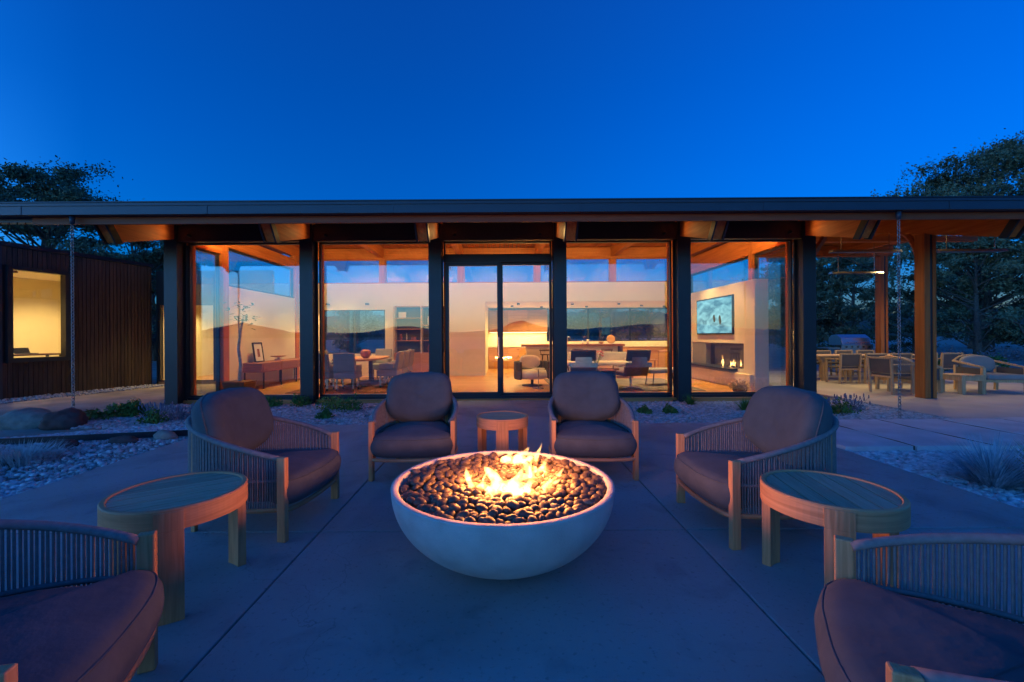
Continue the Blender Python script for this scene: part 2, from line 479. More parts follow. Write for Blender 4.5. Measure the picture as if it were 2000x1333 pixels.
# ------------------------------------------------------------------ patio: cast panels with open joints
def slab_field(name, label, xs, ys, z0, z1, m, gap=0.012, piece='concrete_panel', bev=0.006):
    t = thing(name, label, None, (xs[0], ys[0], 0)); t['kind'] = 'structure'; del_keys(t)
    for i in range(len(xs) - 1):
        for j in range(len(ys) - 1):
            W(piece, MB().box(xs[i] + gap / 2, xs[i + 1] - gap / 2, ys[j] + gap / 2, ys[j + 1] - gap / 2, z0, z1), m, t, bevel=bev)
    return t
def del_keys(t):
    if 'category' in t: del t['category']
slab_field('patio', 'dark blue grey concrete patio with saw cut joints under the fire bowl', [-4.3, -1.29, 1.29, 4.05], [-4.0, 0.4, 3.03, 6.73], -0.10, 0.0, 'concrete')
slab_field('walkway', 'concrete walk leading from the patio to the sliding door', [-0.95, 1.02], [6.73, 9.2], -0.10, -0.003, 'concrete')
slab_field('terrace', 'wide pale concrete terrace under the timber pavilion', [7.3, 9.4, 11.6, 14.2], [6.95, 9.3, 12.2, 16.2], -0.10, -0.004, 'concrete_pale')

def stone_slab(x0, x1, y0, y1, z0, z1, seed):
    r = random.Random(seed); out = []
    for (a, b) in (((x0, y0), (x1, y0)), ((x1, y0), (x1, y1)), ((x1, y1), (x0, y1)), ((x0, y1), (x0, y0))):
        for k in range(6):
            t = k / 6
            out.append((a[0] + (b[0] - a[0]) * t + r.uniform(-.018, .018), a[1] + (b[1] - a[1]) * t + r.uniform(-.018, .018)))
    return MB().prism(out, z0, z1)
sp = thing('stepping_path', 'path of large pale stone slabs beside the gravel bed', None, (4.1, 5.1, 0)); sp['kind'] = 'structure'; del_keys(sp)
W('bedding', MB().box(4.10, 10.62, 5.16, 6.72, -.075, .0225), 'bedding', sp)
for k, x in enumerate((4.08, 4.96, 5.92, 6.88, 7.84, 8.8, 9.76)):
    W('paving_slab', stone_slab(x, x + 0.83 if k == 0 else x + 0.90, 5.12, 6.75 if x < 7 else 6.86, -0.08, 0.030 + 0.003 * math.sin(k * 3), k), 'slab', sp, bevel=0.006)

# ------------------------------------------------------------------ gravel
def ico(sub):
    t = (1 + 5 ** .5) / 2
    v = [Vector(p).normalized() for p in ((-1, t, 0), (1, t, 0), (-1, -t, 0), (1, -t, 0), (0, -1, t), (0, 1, t), (0, -1, -t), (0, 1, -t), (t, 0, -1), (t, 0, 1), (-t, 0, -1), (-t, 0, 1))]
    f = [(0, 11, 5), (0, 5, 1), (0, 1, 7), (0, 7, 10), (0, 10, 11), (1, 5, 9), (5, 11, 4), (11, 10, 2), (10, 7, 6), (7, 1, 8), (3, 9, 4), (3, 4, 2), (3, 2, 6), (3, 6, 8), (3, 8, 9), (4, 9, 5), (2, 4, 11), (6, 2, 10), (8, 6, 7), (9, 8, 1)]
    for _ in range(sub):
        c = {}; nf = []
        def mid(a, b):
            k = (min(a, b), max(a, b))
            if k not in c: c[k] = len(v); v.append(((v[a] + v[b]) / 2).normalized())
            return c[k]
        for a, b, d in f:
            x, y, z = mid(a, b), mid(b, d), mid(d, a); nf += [(a, x, z), (b, y, x), (d, z, y), (x, y, z)]
        f = nf
    return np.array([tuple(p) for p in v]), np.array(f)
def stones(name, label, pts, smin, smax, m, sub=0, seed=1, zbase=-0.045, flat=0.62):
    g_ = np.random.default_rng(seed); bv, bf = ico(sub); N = len(pts); nv = len(bv)
    s = g_.uniform(smin, smax, (N, 1)) * np.stack([g_.uniform(.8, 1.35, N), g_.uniform(.7, 1.1, N), g_.uniform(flat * .8, flat * 1.2, N)], 1)
    V = bv[None] * (1 + g_.uniform(-.16, .16, (N, nv, 1))) * s[:, None, :]
    a = g_.uniform(0, 6.283, N); tl = g_.uniform(-.5, .5, N)
    y = V[:, :, 1] * np.cos(tl)[:, None] - V[:, :, 2] * np.sin(tl)[:, None]; z = V[:, :, 1] * np.sin(tl)[:, None] + V[:, :, 2] * np.cos(tl)[:, None]
    x = V[:, :, 0]
    V = np.stack([x * np.cos(a)[:, None] - y * np.sin(a)[:, None], x * np.sin(a)[:, None] + y * np.cos(a)[:, None], z], 2)
    P = np.concatenate([np.array(pts), (zbase + s[:, 2:3] * .55)], 1)
    V = (V + P[:, None]).reshape(-1, 3); F = (bf[None] + (np.arange(N) * nv)[:, None, None]).reshape(-1, 3)
    o = link(name, npmesh(name, V, F, sub > 0), m); tag(o, label, 'gravel', kind='stuff'); return o
gr = np.random.default_rng(5)
def scatter(n, x0, x1, y0, y1, keep=lambda x, y: True):
    X = gr.uniform(x0, x1, n); Y = gr.uniform(y0, y1, n)
    return [(x, y) for x, y in zip(X, Y) if keep(x, y)]
edge_y = lambda x: 5.78 + (x + 6.74) * 0.22      # the steel edging on the left
stones('gravel_bed', 'grey gravel bed along the foot of the glass wall by the dining room', scatter(9000, -6.9, -0.97, 6.75, 9.0, lambda x, y: not (x < -4.2 and y < edge_y(x) + .02)), .022, .042, 'gravel', 0, 2)
stones('gravel_bed', 'grey gravel bed along the foot of the glass wall by the fireplace', scatter(10000, 1.04, 7.28, 6.78, 9.0, lambda x, y: y > 6.78 and (x < 4.06 or y > 6.9)), .022, .042, 'gravel', 0, 3)
stones('gravel_strip', 'rounded pale river gravel behind the dark steel edging', scatter(9000, -9.5, -4.2, 5.3, 7.1, lambda x, y: edge_y(x) + .03 < y < edge_y(x) + .62 + .25 * math.sin(x * 2)), .018, .036, 'gravel_left', 1, 4)
stones('cobble_bed', 'loose pale cobbles beside the left patio edge', scatter(11000, -7.6, -4.32, 2.6, 5.9, lambda x, y: y < edge_y(x) - .1 and (y < 4.45 + .25 * math.sin(x * 3) or gr.random() < .10)), .016, .036, 'gravel_left', 1, 6)
stones('gravel_patch', 'fine chips scattered on the earth along the left patio edge', scatter(5200, -6.6, -4.31, 4.3, 6.1, lambda x, y: y < edge_y(x) - .08 and gr.random() < .35 + .65 * (x + 6.6) / 2.3), .008, .02, 'gravel', 0, 7)
stones('gravel_patch', 'pale gravel between the stone slabs and the right patio edge', scatter(8000, 4.07, 7.0, 2.6, 5.14, lambda x, y: True), .016, .034, 'gravel_left', 1, 8)
stones('gravel_patch', 'thin gravel along the foot of the timber clad wing', scatter(3500, -12.0, -8.2, 8.0, 13.0, lambda x, y: abs((x + 11.67) - (y - 10) * 0.303 - .45) < .45), .02, .04, 'gravel', 0, 9)

ed = MB()
for i in range(10):
    xa, xb = -9.4 + i * .52, -9.4 + (i + 1) * .52
    ed.beam((xa, edge_y(xa), -.02), (xb, edge_y(xb), -.02), .012, .11)
tag(obj('edging', ed, 'steel'), 'dark steel edging strip between gravel and bare earth', 'edging')

def rock(name, label, loc, sz, m, seed, cat='boulder', sub=3):
    bv, bf = ico(sub); V = []
    for p in bv:
        v = Vector(p); d = 1 + .28 * mnoise.noise(v * 1.3 + Vector((seed, 0, 0))) + .10 * mnoise.noise(v * 4 + Vector((0, seed, 0)))
        v = v * d
        v.z = max(v.z, -.55); V.append((v.x * sz[0], v.y * sz[1], v.z * sz[2]))
    o = link(name, npmesh(name, V, bf, True), m); o.location = loc; tag(o, label, cat); return o
rock('boulder', 'dark reddish boulder lying by the rain chain', (-7.02, 6.9, 0.05), (.29, .25, .19), 'boulder_red', 3)
rock('boulder', 'broad pale sandy boulder beside the dark one', (-7.75, 7.05, 0.03), (.42, .34, .20), 'boulder_pale', 9)
rock('stone', 'small reddish flat rock in front of the steel edging', (-5.75, 5.6, -.01), (.18, .12, .07), 'boulder_red', 5, 'rock', 2)
rock('stone', 'pale angular rock on the earth near the armchair', (-4.72, 6.02, 0.0), (.15, .09, .08), 'boulder_pale', 6, 'rock', 2)
rock('stone', 'brownish flat rock half sunk in the earth', (-5.15, 5.85, -.015), (.2, .1, .06), 'boulder_red', 7, 'rock', 2)

# ------------------------------------------------------------------ the house
HOUSE = thing('house', 'long glass walled timber and steel house lit from inside', 'house', (0, 9.2, 0))
CX = [-6.93, -4.09, -1.39, 1.23, 3.83, 6.45]
def ceil_z(y):
    if y < 11.4: return 3.78 + (y - 9) * 0.272
    return 4.433 + (y - 11.4) * (-0.008)
W('floor', MB().box(-7.05, 6.6, 9.22, 18.6, -.1, .025), 'floor_wood', HOUSE)
for x in CX:
    c = W('column', MB().box(x - .135, x + .135, 9.0, 9.012, -.1, 3.74).box(x - .135, x + .135, 9.27, 9.282, -.1, 3.74).box(x - .09, x + .09, 9.012, 9.27, -.1, 3.74), 'steel', HOUSE)
    W('base_plate', MB().box(x - .17, x + .17, 8.96, 9.32, -.05, -.02), 'steel', c)
# wooden mullion posts behind the steel
for x in CX:
    for s in (-1, 1):
        xx = x + s * .145
        if xx < -7 or xx > 6.5: continue
        W('mullion', MB().box(xx - .022, xx + .022, 9.44, 9.52, .03, 3.9), 'glulam_z', HOUSE)
for i in range(5):
    W('header_beam', MB().box(CX[i] + .136, CX[i + 1] - .136, 9.02, 9.16, 3.39, 3.74), 'black', HOUSE)
    W('soffit_panel', MB().box(CX[i] + .136, CX[i + 1] - .136, 9.165, 9.5, 3.43, 3.80), 'black', HOUSE)
    W('sill', MB().box(CX[i] + .136, CX[i + 1] - .136, 9.30, 9.44, -.08, .085), 'steel', HOUSE)
def window(x0, x1, z0, z1, y, fr=.035, m='glass_front', frame='steel', parent=HOUSE, name='window'):
    f = MB().box(x0, x1, y - .04, y + .04, z0, z0 + fr).box(x0, x1, y - .04, y + .04, z1 - fr, z1)
    f.box(x0, x0 + fr, y - .04, y + .04, z0 + fr, z1 - fr).box(x1 - fr, x1, y - .04, y + .04, z0 + fr, z1 - fr)
    w = W(name, f, frame, parent)
    W('pane', MB().box(x0 + fr - .005, x1 - fr + .005, y - .006, y + .006, z0 + fr - .005, z1 - fr + .005), m, w)
    return w
for i in (0, 1, 3, 4):
    window(CX[i] + .137, CX[i + 1] - .137, .087, 3.428, 9.37)
x0, x1 = CX[2] + .137, CX[3] - .137
window(x0, x1, 3.12, 3.428, 9.37)
W('transom', MB().box(x0, x1, 9.28, 9.45, 2.97, 3.118), 'steel', HOUSE)
d1 = window(x0 + .04, -0.02, .086, 2.968, 9.325, fr=.075, name='sliding_door')
W('handle', MB().box(-.075, -.06, 9.25, 9.275, .9, 1.35).box(-.075, -.06, 9.27, 9.30, .92, .95).box(-.075, -.06, 9.27, 9.30, 1.3, 1.33), 'chrome', d1)
window(-.02, x1, .086, 2.968, 9.41, fr=.05)
# rafters: glulam, sloping up from the eave then running level to the back wall
RX = CX + [9.07, 11.7]
for x in RX:
    w2 = .085
    top = lambda y: ceil_z(y) - .004
    out = [(7.46, top(7.46)), (11.4, top(11.4)), (14.9, top(14.9)), (14.9, top(14.9) - .34), (11.4, top(11.4) - .34), (7.66, top(7.66) - .335)]
    r = W('rafter', MB().yzprism(out, x - w2, x + w2), 'glulam_y', HOUSE)
    for s in (-1, 1):
        pl = [(7.42, top(7.42)), (7.56, top(7.56)), (7.76, top(7.76) - .36), (7.62, top(7.62) - .36)]
        a, b = sorted((x + s * (w2 + .003), x + s * (w2 + .030)))
        W('steel_plate', MB().yzprism(pl, a, b), 'steel', r)
# roof deck boards (tongue and groove, too fine to pick apart) and the roof skin
cb = MB()
x = -9.0
while x < 13.5:
    for (ya, yb) in ((7.255, 11.4), (11.4, 15.6)):
        za, zb = ceil_z(ya), ceil_z(yb)
        cb.add([(x + .012, ya, za), (x + .128, ya, za), (x + .128, yb, zb), (x + .012, yb, zb), (x + .012, ya, za + .03), (x + .128, ya, za + .03), (x + .128, yb, zb + .03), (x + .012, yb, zb + .03)],
               [(0, 3, 2, 1), (4, 5, 6, 7), (0, 1, 5, 4), (1, 2, 6, 5), (2, 3, 7, 6), (3, 0, 4, 7)])
    x += .14
tag(W('ceiling_boards', cb, 'ceiling_wood', HOUSE), kind='stuff')
top = lambda y, d: (y, ceil_z(y) + d)
roof = W('roof', MB().yzprism([top(7.26, .032), top(11.4, .032), top(15.7, .032), top(15.7, .15), top(11.4, .15), top(7.26, .15)], -9.0, 13.6), 'gutter', HOUSE)
W('gutter', MB().box(-9.05, 13.65, 7.05, 7.195, 3.405, 3.572).box(-9.07, 13.67, 7.035, 7.05, 3.545, 3.59), 'gutter', roof)
W('drip_edge', MB().box(-9.05, 13.65, 7.02, 7.3, 3.593, 3.612), 'steel', roof)
W('fascia_board', MB().box(-7.85, 13.4, 7.205, 7.245, 3.285, 3.403), 'fascia_wood', roof)
for x in np.arange(-7.9, 13.5, 3.05):
    W('gutter_joint', MB().box(x, x + .035, 7.043, 7.0495, 3.406, 3.545), 'gutter', roof)
# back wall, clerestory
W('wall', MB().box(-6.95, -.57, 14.75, 14.9, 2.42, 3.2).box(-.57, 5.86, 14.75, 14.9, 2.555, 3.2), 'white_wall', HOUSE)               # band
W('wall', MB().box(-6.95, -6.12, 14.75, 14.9, .025, 2.42), 'white_wall', HOUSE)
W('wall', MB().box(-6.12, -4.0, 14.75, 14.9, .025, .80).box(-6.12, -4.0, 14.75, 14.9, 2.30, 2.42), 'white_wall', HOUSE)
W('wall', MB().box(-4.0, -3.72, 14.75, 14.9, .025, 2.42), 'white_wall', HOUSE)
W('wall', MB().box(-1.85, -.57, 14.75, 14.9, .025, 2.42), 'white_wall', HOUSE)
W('baseboard', MB().box(-1.85, -.57, 14.73, 14.748, .025, .14), 'white_wall', HOUSE)
W('wall', MB().box(5.86, 6.5, 14.75, 14.9, .025, 3.2), 'white_wall', HOUSE)
window(-6.12, -5.06, .80, 2.30, 14.82, m='glass_side')
window(-5.06, -4.0, .80, 2.30, 14.82, m='glass_side')
W('clerestory_beam', MB().box(-7.05, 13.4, 14.7, 14.95, 4.04, 4.385), 'glulam_x', HOUSE)
for i in range(6):
    W('clerestory_post', MB().box(CX[i] - .09, CX[i] + .09, 14.74, 14.92, 3.2, 4.04), 'glulam_z', HOUSE)
    if i < 5: window(CX[i] + .09, CX[i + 1] - .09, 3.2, 4.04, 14.84, m='glass_side', frame='glulam_x')
# kitchen wing behind the opening
kw = W('kitchen_ceiling', MB().box(-.72, 7.5, 14.9, 18.55, 2.55, 2.62), 'cream_wall', HOUSE)
W('wall', MB().box(-.72, -.57, 14.9, 18.4, .025, 2.55), 'cream_wall', HOUSE)
W('wall', MB().box(-.57, 1.93, 18.4, 18.55, .025, 2.55).box(1.93, 7.25, 18.4, 18.55, .025, 1.13), 'cream_wall', HOUSE)
W('wall', MB().box(7.25, 7.4, 14.9, 18.55, .025, 2.55).box(5.98, 7.25, 14.92, 15.05, .025, 2.55), 'cream_wall', HOUSE)
for a, b in ((1.93, 3.7), (3.7, 5.5), (5.5, 7.25)): window(a, b, 1.13, 2.55, 18.46, m='glass_side')
W('post', MB().box(5.74, 5.86, 14.6, 14.74, .025, 4.04), 'glulam_z', HOUSE)
W('kitchen_roof', MB().box(-.9, 7.7, 14.96, 18.8, 2.64, 2.8), 'steel', HOUSE)
# left end wall: glass corner, post, white half wall
W('post', MB().box(-6.98, -6.78, 10.48, 10.70, .025, 4.1), 'glulam_z', HOUSE)
W('post', MB().box(-6.98, -6.78, 14.2, 14.4, .025, 4.1), 'glulam_z', HOUSE)
W('wall', MB().box(-6.98, -6.82, 10.72, 14.19, .025, 2.66), 'white_wall', HOUSE)
def side_window(x, y0, y1, z0, z1, zt=None, fr=.04, parent=HOUSE, name='window', m='glass_side'):
    zt = z1 if zt is None else zt
    f = MB().yzprism([(y0, z0), (y1, z0), (y1, z0 + fr), (y0, z0 + fr)], x - .035, x + .035).yzprism([(y0, z1 - fr), (y1, zt - fr), (y1, zt), (y0, z1)], x - .035, x + .035)
    f.yzprism([(y0, z0 + fr), (y0 + fr, z0 + fr), (y0 + fr, z1 - fr), (y0, z1 - fr)], x - .035, x + .035).yzprism([(y1 - fr, z0 + fr), (y1, z0 + fr), (y1, zt - fr), (y1 - fr, zt - fr)], x - .035, x + .035)
    w = W(name, f, 'steel', parent)
    W('pane', MB().yzprism([(y0 + fr, z0 + fr), (y1 - fr, z0 + fr), (y1 - fr, zt - fr), (y0 + fr, z1 - fr)], x - .006, x + .006), m, w)
    return w
side_window(-6.9, 9.42, 10.47, .03, 3.4)
side_window(-6.9, 10.71, 14.19, 2.67, 3.62)
side_window(6.45, 9.42, 10.9, .03, 3.4)
side_window(6.45, 11.1, 14.6, .03, 3.4)
W('post', MB().box(6.36, 6.54, 10.92, 11.08, .025, 4.1), 'glulam_z', HOUSE)
W('tie_beam', MB().box(-6.98, -6.8, 9.5, 10.47, 3.41, 3.72).box(-6.98, -6.8, 10.71, 14.19, 3.63, 3.95), 'glulam_y', HOUSE)
W('tie_beam', MB().box(6.36, 6.54, 9.5, 10.91, 3.41, 3.72).box(6.36, 6.54, 11.09, 14.6, 3.41, 3.95), 'glulam_y', HOUSE)
# pavilion posts and braces (same roof)
for (x, y) in ((9.07, 9.2), (13.1, 14.82)):
    zt = ceil_z(y) - .345 if x < 10 else 4.04
    W('post', MB().box(x - .13, x - .01, y - .11, y + .11, -.02, zt), 'glulam_z', HOUSE)
    W('post', MB().box(x + .05, x + .12, y - .11, y + .11, -.02, zt), 'glulam_z', HOUSE)
    W('flitch_plate', MB().box(x - .008, x + .048, y - .10, y + .10, -.02, zt), 'steel', HOUSE)
W('brace', MB().beam((6.62, 9.25, 2.95), (7.45, 9.9, 3.62), .07, .12), 'glulam_x', HOUSE)
W('brace', MB().tube([(9.07, 9.35 + .9 * (1 - math.cos(a)), 2.9 + .95 * math.sin(a)) for a in np.linspace(0, 1.5, 9)], .06, 6), 'glulam_y', HOUSE)
W('tie_beam', MB().box(6.6, 13.3, 12.0, 12.16, 3.95, 4.09), 'glulam_x', HOUSE)
for z in (3.55, 3.2):
    W('tie_rod', MB().tube([(9.4, 12.0, z), (13.0, 14.8, z - .05)], .008, 6), 'steel', HOUSE)
tag(W('roof_ridge_cap', MB().yzprism([top(11.2, .152), top(11.6, .152), top(11.6, .18), top(11.2, .18)], -9, 13.6), 'gutter', HOUSE))

# rain chains
def rain_chain(x, z1, label):
    t = thing('rain_chain', label, 'rain chain', (x, 7.12, -.04), 0, 'rain chains hanging from the gutter')
    obj('outlet', MB().lathe([(.03, 3.30), (.042, 3.43)], 12), 'gutter', t, smooth=True)
    m = MB(); z = .0; k = 0
    while z < 3.30:
        a = k % 2 * math.pi / 2
        pts = [(math.cos(a) * .022 * math.cos(q), math.sin(a) * .022 * math.cos(q), z + .032 + .034 * math.sin(q)) for q in np.linspace(0, 2 * math.pi, 8, endpoint=False)]
        m.tube(pts, .007, 5, closed=True); z += .052; k += 1
    tag(obj('chain_links', m, 'chain', t, smooth=True), kind='stuff')
rain_chain(-7.1, 3.4, 'steel rain chain dropping from the gutter to the gravel by the dark boulder')
rain_chain(6.58, 3.4, 'steel rain chain dropping from the gutter beside the timber pavilion')

# ------------------------------------------------------------------ left wing: dark timber cladding, a lit room and a glazed link
WING = thing('timber_wing', 'low wing clad in dark vertical boards with one lit window', 'building', (-11.67, 10.0, 0))
P0, P1 = Vector((-11.67, 10.0, 0)), Vector((-10.80, 13.25, 0))
dv = (P1 - P0); LW = dv.length; dv.normalize(); nv = Vector((dv.y, -dv.x, 0))      # nv points towards the camera side
def wpt(s, o, z): p = P0 + dv * s + nv * o; return Vector((p.x, p.y, z))
def wbox(m, s0, s1, o0, o1, z0, z1):
    v = [wpt(s, o, z) for z in (z0, z1) for s, o in ((s0, o0), (s1, o0), (s1, o1), (s0, o1))]
    return m.add(v, [(0, 1, 2, 3), (4, 7, 6, 5), (0, 4, 5, 1), (1, 5, 6, 2), (2, 6, 7, 3), (3, 7, 4, 0)])
sw0, sw1, zw0, zw1 = .14, 1.24, .86, 3.06
bw = .092
k = 0; s = .03
while s < LW - .02:
    e = min(s + bw - .010, LW)
    segs = [(-.08, 3.55)]
    if e > sw0 - .06 and s < sw1 + .06: segs = [(-.08, zw0 - .05), (zw1 + .05, 3.55)]
    for z0, z1 in segs:
        W('cladding_board', wbox(MB(), s, e, .0, .022 + .004 * ((k * 7) % 3 == 0), z0, z1), 'cladding', WING)
    s += bw; k += 1
W('wall', wbox(wbox(wbox(wbox(MB(), 0, sw0, -.15, -.002, -.08, 3.54), sw1, LW, -.15, -.002, -.08, 3.54), sw0, sw1, -.15, -.002, -.08, zw0), sw0, sw1, -.15, -.002, zw1, 3.54), 'black', WING)
W('corner_trim', wbox(MB(), -.02, .028, -.12, .03, -.08, 3.56), 'gutter', WING)
W('roof', wbox(MB(), -.03, LW + .05, -4.5, .05, 3.56, 3.66), 'steel', WING)
fr = W('window', wbox(wbox(wbox(wbox(MB(), sw0 - .05, sw0 + .05, -.1, .09, zw0 - .05, zw1 + .05), sw1 - .05, sw1 + .12, -.1, .09, zw0 - .05, zw1 + .05), sw0 + .05, sw1 - .05, -.1, .09, zw0 - .05, zw0 + .06), sw0 + .05, sw1 - .05, -.1, .09, zw1 - .04, zw1 + .05), 'steel', WING)
W('pane', wbox(MB(), sw0 + .045, sw1 - .045, -.06, -.048, zw0 + .055, zw1 - .035), 'glass_side', fr)
W('room', wbox(wbox(wbox(wbox(wbox(MB(), -.02, 3.2, -3.1, -3.0, .0, 3.2), -.02, 0.0, -3.0, -.16, 0, 3.2), 3.18, 3.2, -3.0, -.16, 0, 3.2), 0, 3.18, -3.0, -.16, 0.0, .03), 0, 3.18, -3.0, -.16, 3.17, 3.2), 'cream_wall', WING)
for ss, oo in ((.9, -1.3), (2.2, -1.6)):
    p = wpt(ss, oo, 3.10)
    downlight(tuple(p), 'small ceiling downlight in the lit room of the dark timber wing', 60, 140, 'downlights in the timber wing')
dk = wpt(.75, -.55, .025); ang = math.atan2(dv.y, dv.x)
desk = thing('desk', 'dark desk behind the window of the timber wing', 'desk', dk, ang)
obj('desk_top', MB().box(-.6, .6, -.3, .3, .93, .97), 'walnut', desk, bevel=.004)
for a in (-.55, .55):
    for b in (-.26, .26): obj('leg', MB().box(a - .025, a + .025, b - .025, b + .025, 0, .93), 'black', desk)
lp = thing('laptop', 'thin dark laptop lying open on the desk in the wing', 'laptop', dk + Vector((0, 0, .972)), ang + .2)
obj('keyboard_deck', MB().box(-.17, .17, -.12, .12, 0, .018), 'black', lp); obj('lid', MB().beam((0, .12, .02), (0, .17, .15), .34, .012), 'black', lp)
# glazed link between wing and house
LINK = thing('glazed_link', 'narrow lit glass link between the dark wing and the house', 'building', (-8.8, 13.3, 0))
W('wall', MB().box(-10.68, -7.1, 13.3, 13.45, 2.42, 3.45).box(-10.68, -10.62, 13.3, 13.45, -.05, 2.42), 'black', LINK)
W('floor', MB().box(-10.68, -7.1, 13.3, 16.3, -.05, .03), 'floor_wood', LINK)
W('room', MB().box(-10.68, -7.1, 16.2, 16.3, .03, 2.7).box(-10.7, -10.62, 13.5, 16.2, .03, 2.7).box(-7.1, -7.05, 13.3, 16.2, .03, 2.7).box(-10.62, -7.1, 13.46, 16.2, 2.62, 2.7), 'cream_wall', LINK)
for a, b in ((-10.62, -9.75), (-9.75, -8.9), (-8.9, -7.95), (-7.95, -7.1)): window(a, b, .03, 2.42, 13.36, m='glass_side', parent=LINK)
for xx in (-10.0, -8.4): downlight((xx, 14.4, 2.56), 'small ceiling downlight inside the narrow glazed link', 80, 140, 'downlights in the glazed link')

# ------------------------------------------------------------------ lounge chairs round the fire
def chair_path(t, rx=.405, inset=0.0):
    a = R(116) * t
    return Vector(((rx - inset) * math.sin(a), (.612 - inset) * math.cos(a) - .112, 0))
def rail_z(t):
    u = 1 - abs(t)
    return .545 + .235 * (1 - (1 - u) ** 1.55)
def cushion(out, z0, z1, r, crown=.03, n_edge=6):
    c = Vector((sum(p[0] for p in out) / len(out), sum(p[1] for p in out) / len(out), 0)); L = []; H = (z1 - z0) / 2; zc = (z0 + z1) / 2
    def ring(inset, z): 
        q = []
        for p in out:
            d = Vector((p[0], p[1], 0)) - c; ln = d.length; f = max(0.02, (ln - inset) / ln); q.append((c.x + d.x * f, c.y + d.y * f, z))
        return q
    for f in (.93, .6, .3): L.append(ring(.42 * f, z0))
    for k in range(-n_edge, n_edge + 1):
        a = k / n_edge * math.pi / 2; L.append(ring(r * (1 - math.cos(a)), zc + H * math.sin(a)))
    for f in (.25, .45, .65, .85, .96): L.append(ring(r + .36 * f, z1 + crown * math.sin(f * math.pi / 2)))
    return MB().loops(L)
def pillow(w, h, th, n=40, ex=2.6, bend=.1):
    L = []
    for k in range(-7, 8):
        a = k / 7 * math.pi / 2 * .985
        s = math.cos(a) ** .55; d = math.sin(a) * th / 2
        q = []
        for i in range(n):
            b = 2 * math.pi * i / n; cx, cz = math.cos(b), math.sin(b)
            x = math.copysign(abs(cx) ** (2 / ex), cx) * w / 2 * (.35 + .65 * s if abs(k) < 7 else .35) ; z = math.copysign(abs(cz) ** (2 / ex), cz) * h / 2 * (.35 + .65 * s if abs(k) < 7 else .35)
            q.append((x, d - bend * (x / (w / 2)) ** 2, z))
        L.append(q)
    for sgn, idx in ((-1, 0), (1, -1)):
        base = L[idx]; ext = []
        for f in (.66, .33, .04):
            ext.append([(p[0] * f, sgn * th / 2 * (1 + .03 * (1 - f)) - bend * (p[0] * f / (w / 2)) ** 2, p[2] * f) for p in base])
        if sgn < 0: L = ext[::-1] + L
        else: L = L + ext
    return MB().loops(L)
def crumple(mb, amp, fr, seed):
    mb.v = [ruffle(p, amp, fr, seed) for p in mb.v]
    return mb
def ruffle(p, amp, fr, seed):
    p = Vector(p)
    return tuple(p + p.normalized() * amp * (mnoise.noise(p * fr + Vector((seed, 0, 0))) + .5 * mnoise.noise(p * fr * 2.7 + Vector((0, seed, 0)))))
def make_chair():
    t = thing('lounge_chair', '-', 'armchair')
    for sx in (-1, 1):
        M = Matrix.Translation((sx * .385, -.40, .2825)) @ Matrix.Rotation(sx * R(6), 4, 'Z')
        obj('leg', MB().mbox(M, .042, .062, .565), 'teak_z', t, bevel=.006)
        p = chair_path(sx * .38, inset=.012)
        obj('leg', MB().beam((p.x, p.y, 0), (p.x, p.y - .01, .70), .035, .03, up=Vector((0, 1, 0))), 'teak_z', t, bevel=.004)
    T = np.linspace(-1, 1, 49)
    obj('arm_rail', MB().tube([chair_path(q) + Vector((0, 0, rail_z(q))) for q in T], .022, 10, flat=.8), 'rope', t, smooth=True)
    # base ring, bowed across the front
    ring = [chair_path(q) + Vector((0, 0, .205)) for q in T]
    fr_ = [Vector((.385 * math.cos(a), -.40 - .075 * math.sin(a), .205)) for a in np.linspace(0, math.pi, 14)][1:-1]
    obj('base_ring', MB().tube(ring + fr_, .017, 8, closed=True), 'teak_x', t, smooth=True)
    obj('mid_rail', MB().tube([chair_path(q, inset=.008) + Vector((0, 0, .40)) for q in T], .011, 6), 'rope', t, smooth=True)
    m = MB(); n = 150; rr = random.Random(3)
    for k in range(n):
        q = -0.985 + 1.97 * (k + .5) / n
        p = chair_path(q); ins = .0035 if k % 2 else .0005
        p = chair_path(q, inset=ins); e = rr.uniform(-.0015, .0015)
        m.tube([(p.x, p.y, .205), (p.x + e, p.y + e, .40), (p.x, p.y, rail_z(q))], .0052, 6, cap=False)
    tag(obj('rope_weave', m, 'rope', t, smooth=True), kind='stuff')
    out = [chair_path(q, inset=.05) for q in np.linspace(-.93, .93, 34)]
    out += [Vector((.40 * math.cos(a) ** 1 if True else 0, -.375 - .155 * math.sin(a) ** .7, 0)) for a in np.linspace(.12, math.pi - .12, 16)]
    out = [(p.x, p.y) for p in out][::-1]
    s = obj('seat_cushion', crumple(cushion(out, .222, .435, .085), .010, 6.5, 3), 'cushion', t, smooth=True)
    c = Vector((sum(p[0] for p in out) / len(out), sum(p[1] for p in out) / len(out), 0))
    pts = []
    for p in out:
        d = Vector((p[0], p[1], 0)) - c; f = (d.length - .024) / d.length; pts.append(ruffle((c.x + d.x * f, c.y + d.y * f, .4035), .010, 6.5, 3))
    obj('piping', MB().tube(pts, .0045, 6, closed=True), 'cushion', s, smooth=True)
    b = obj('back_cushion', crumple(pillow(.70, .54, .25, ex=3.3), .014, 7.0, 8), 'cushion', t, smooth=True)
    pp = []
    for q in np.linspace(0, 2 * math.pi, 72, endpoint=False):
        cx, cz = math.cos(q), math.sin(q); x = math.copysign(abs(cx) ** (2 / 3.3), cx) * .35; z = math.copysign(abs(cz) ** (2 / 3.3), cz) * .27
        pp.append(ruffle((x, -.1 * (x / .35) ** 2, z), .014, 7.0, 8))
    obj('piping', MB().tube(pp, .0055, 6, closed=True), 'cushion', b, smooth=True)
    b.location = (0, .265, .70); b.rotation_euler = (R(-17), 0, 0)
    return t
CHAIR = make_chair()
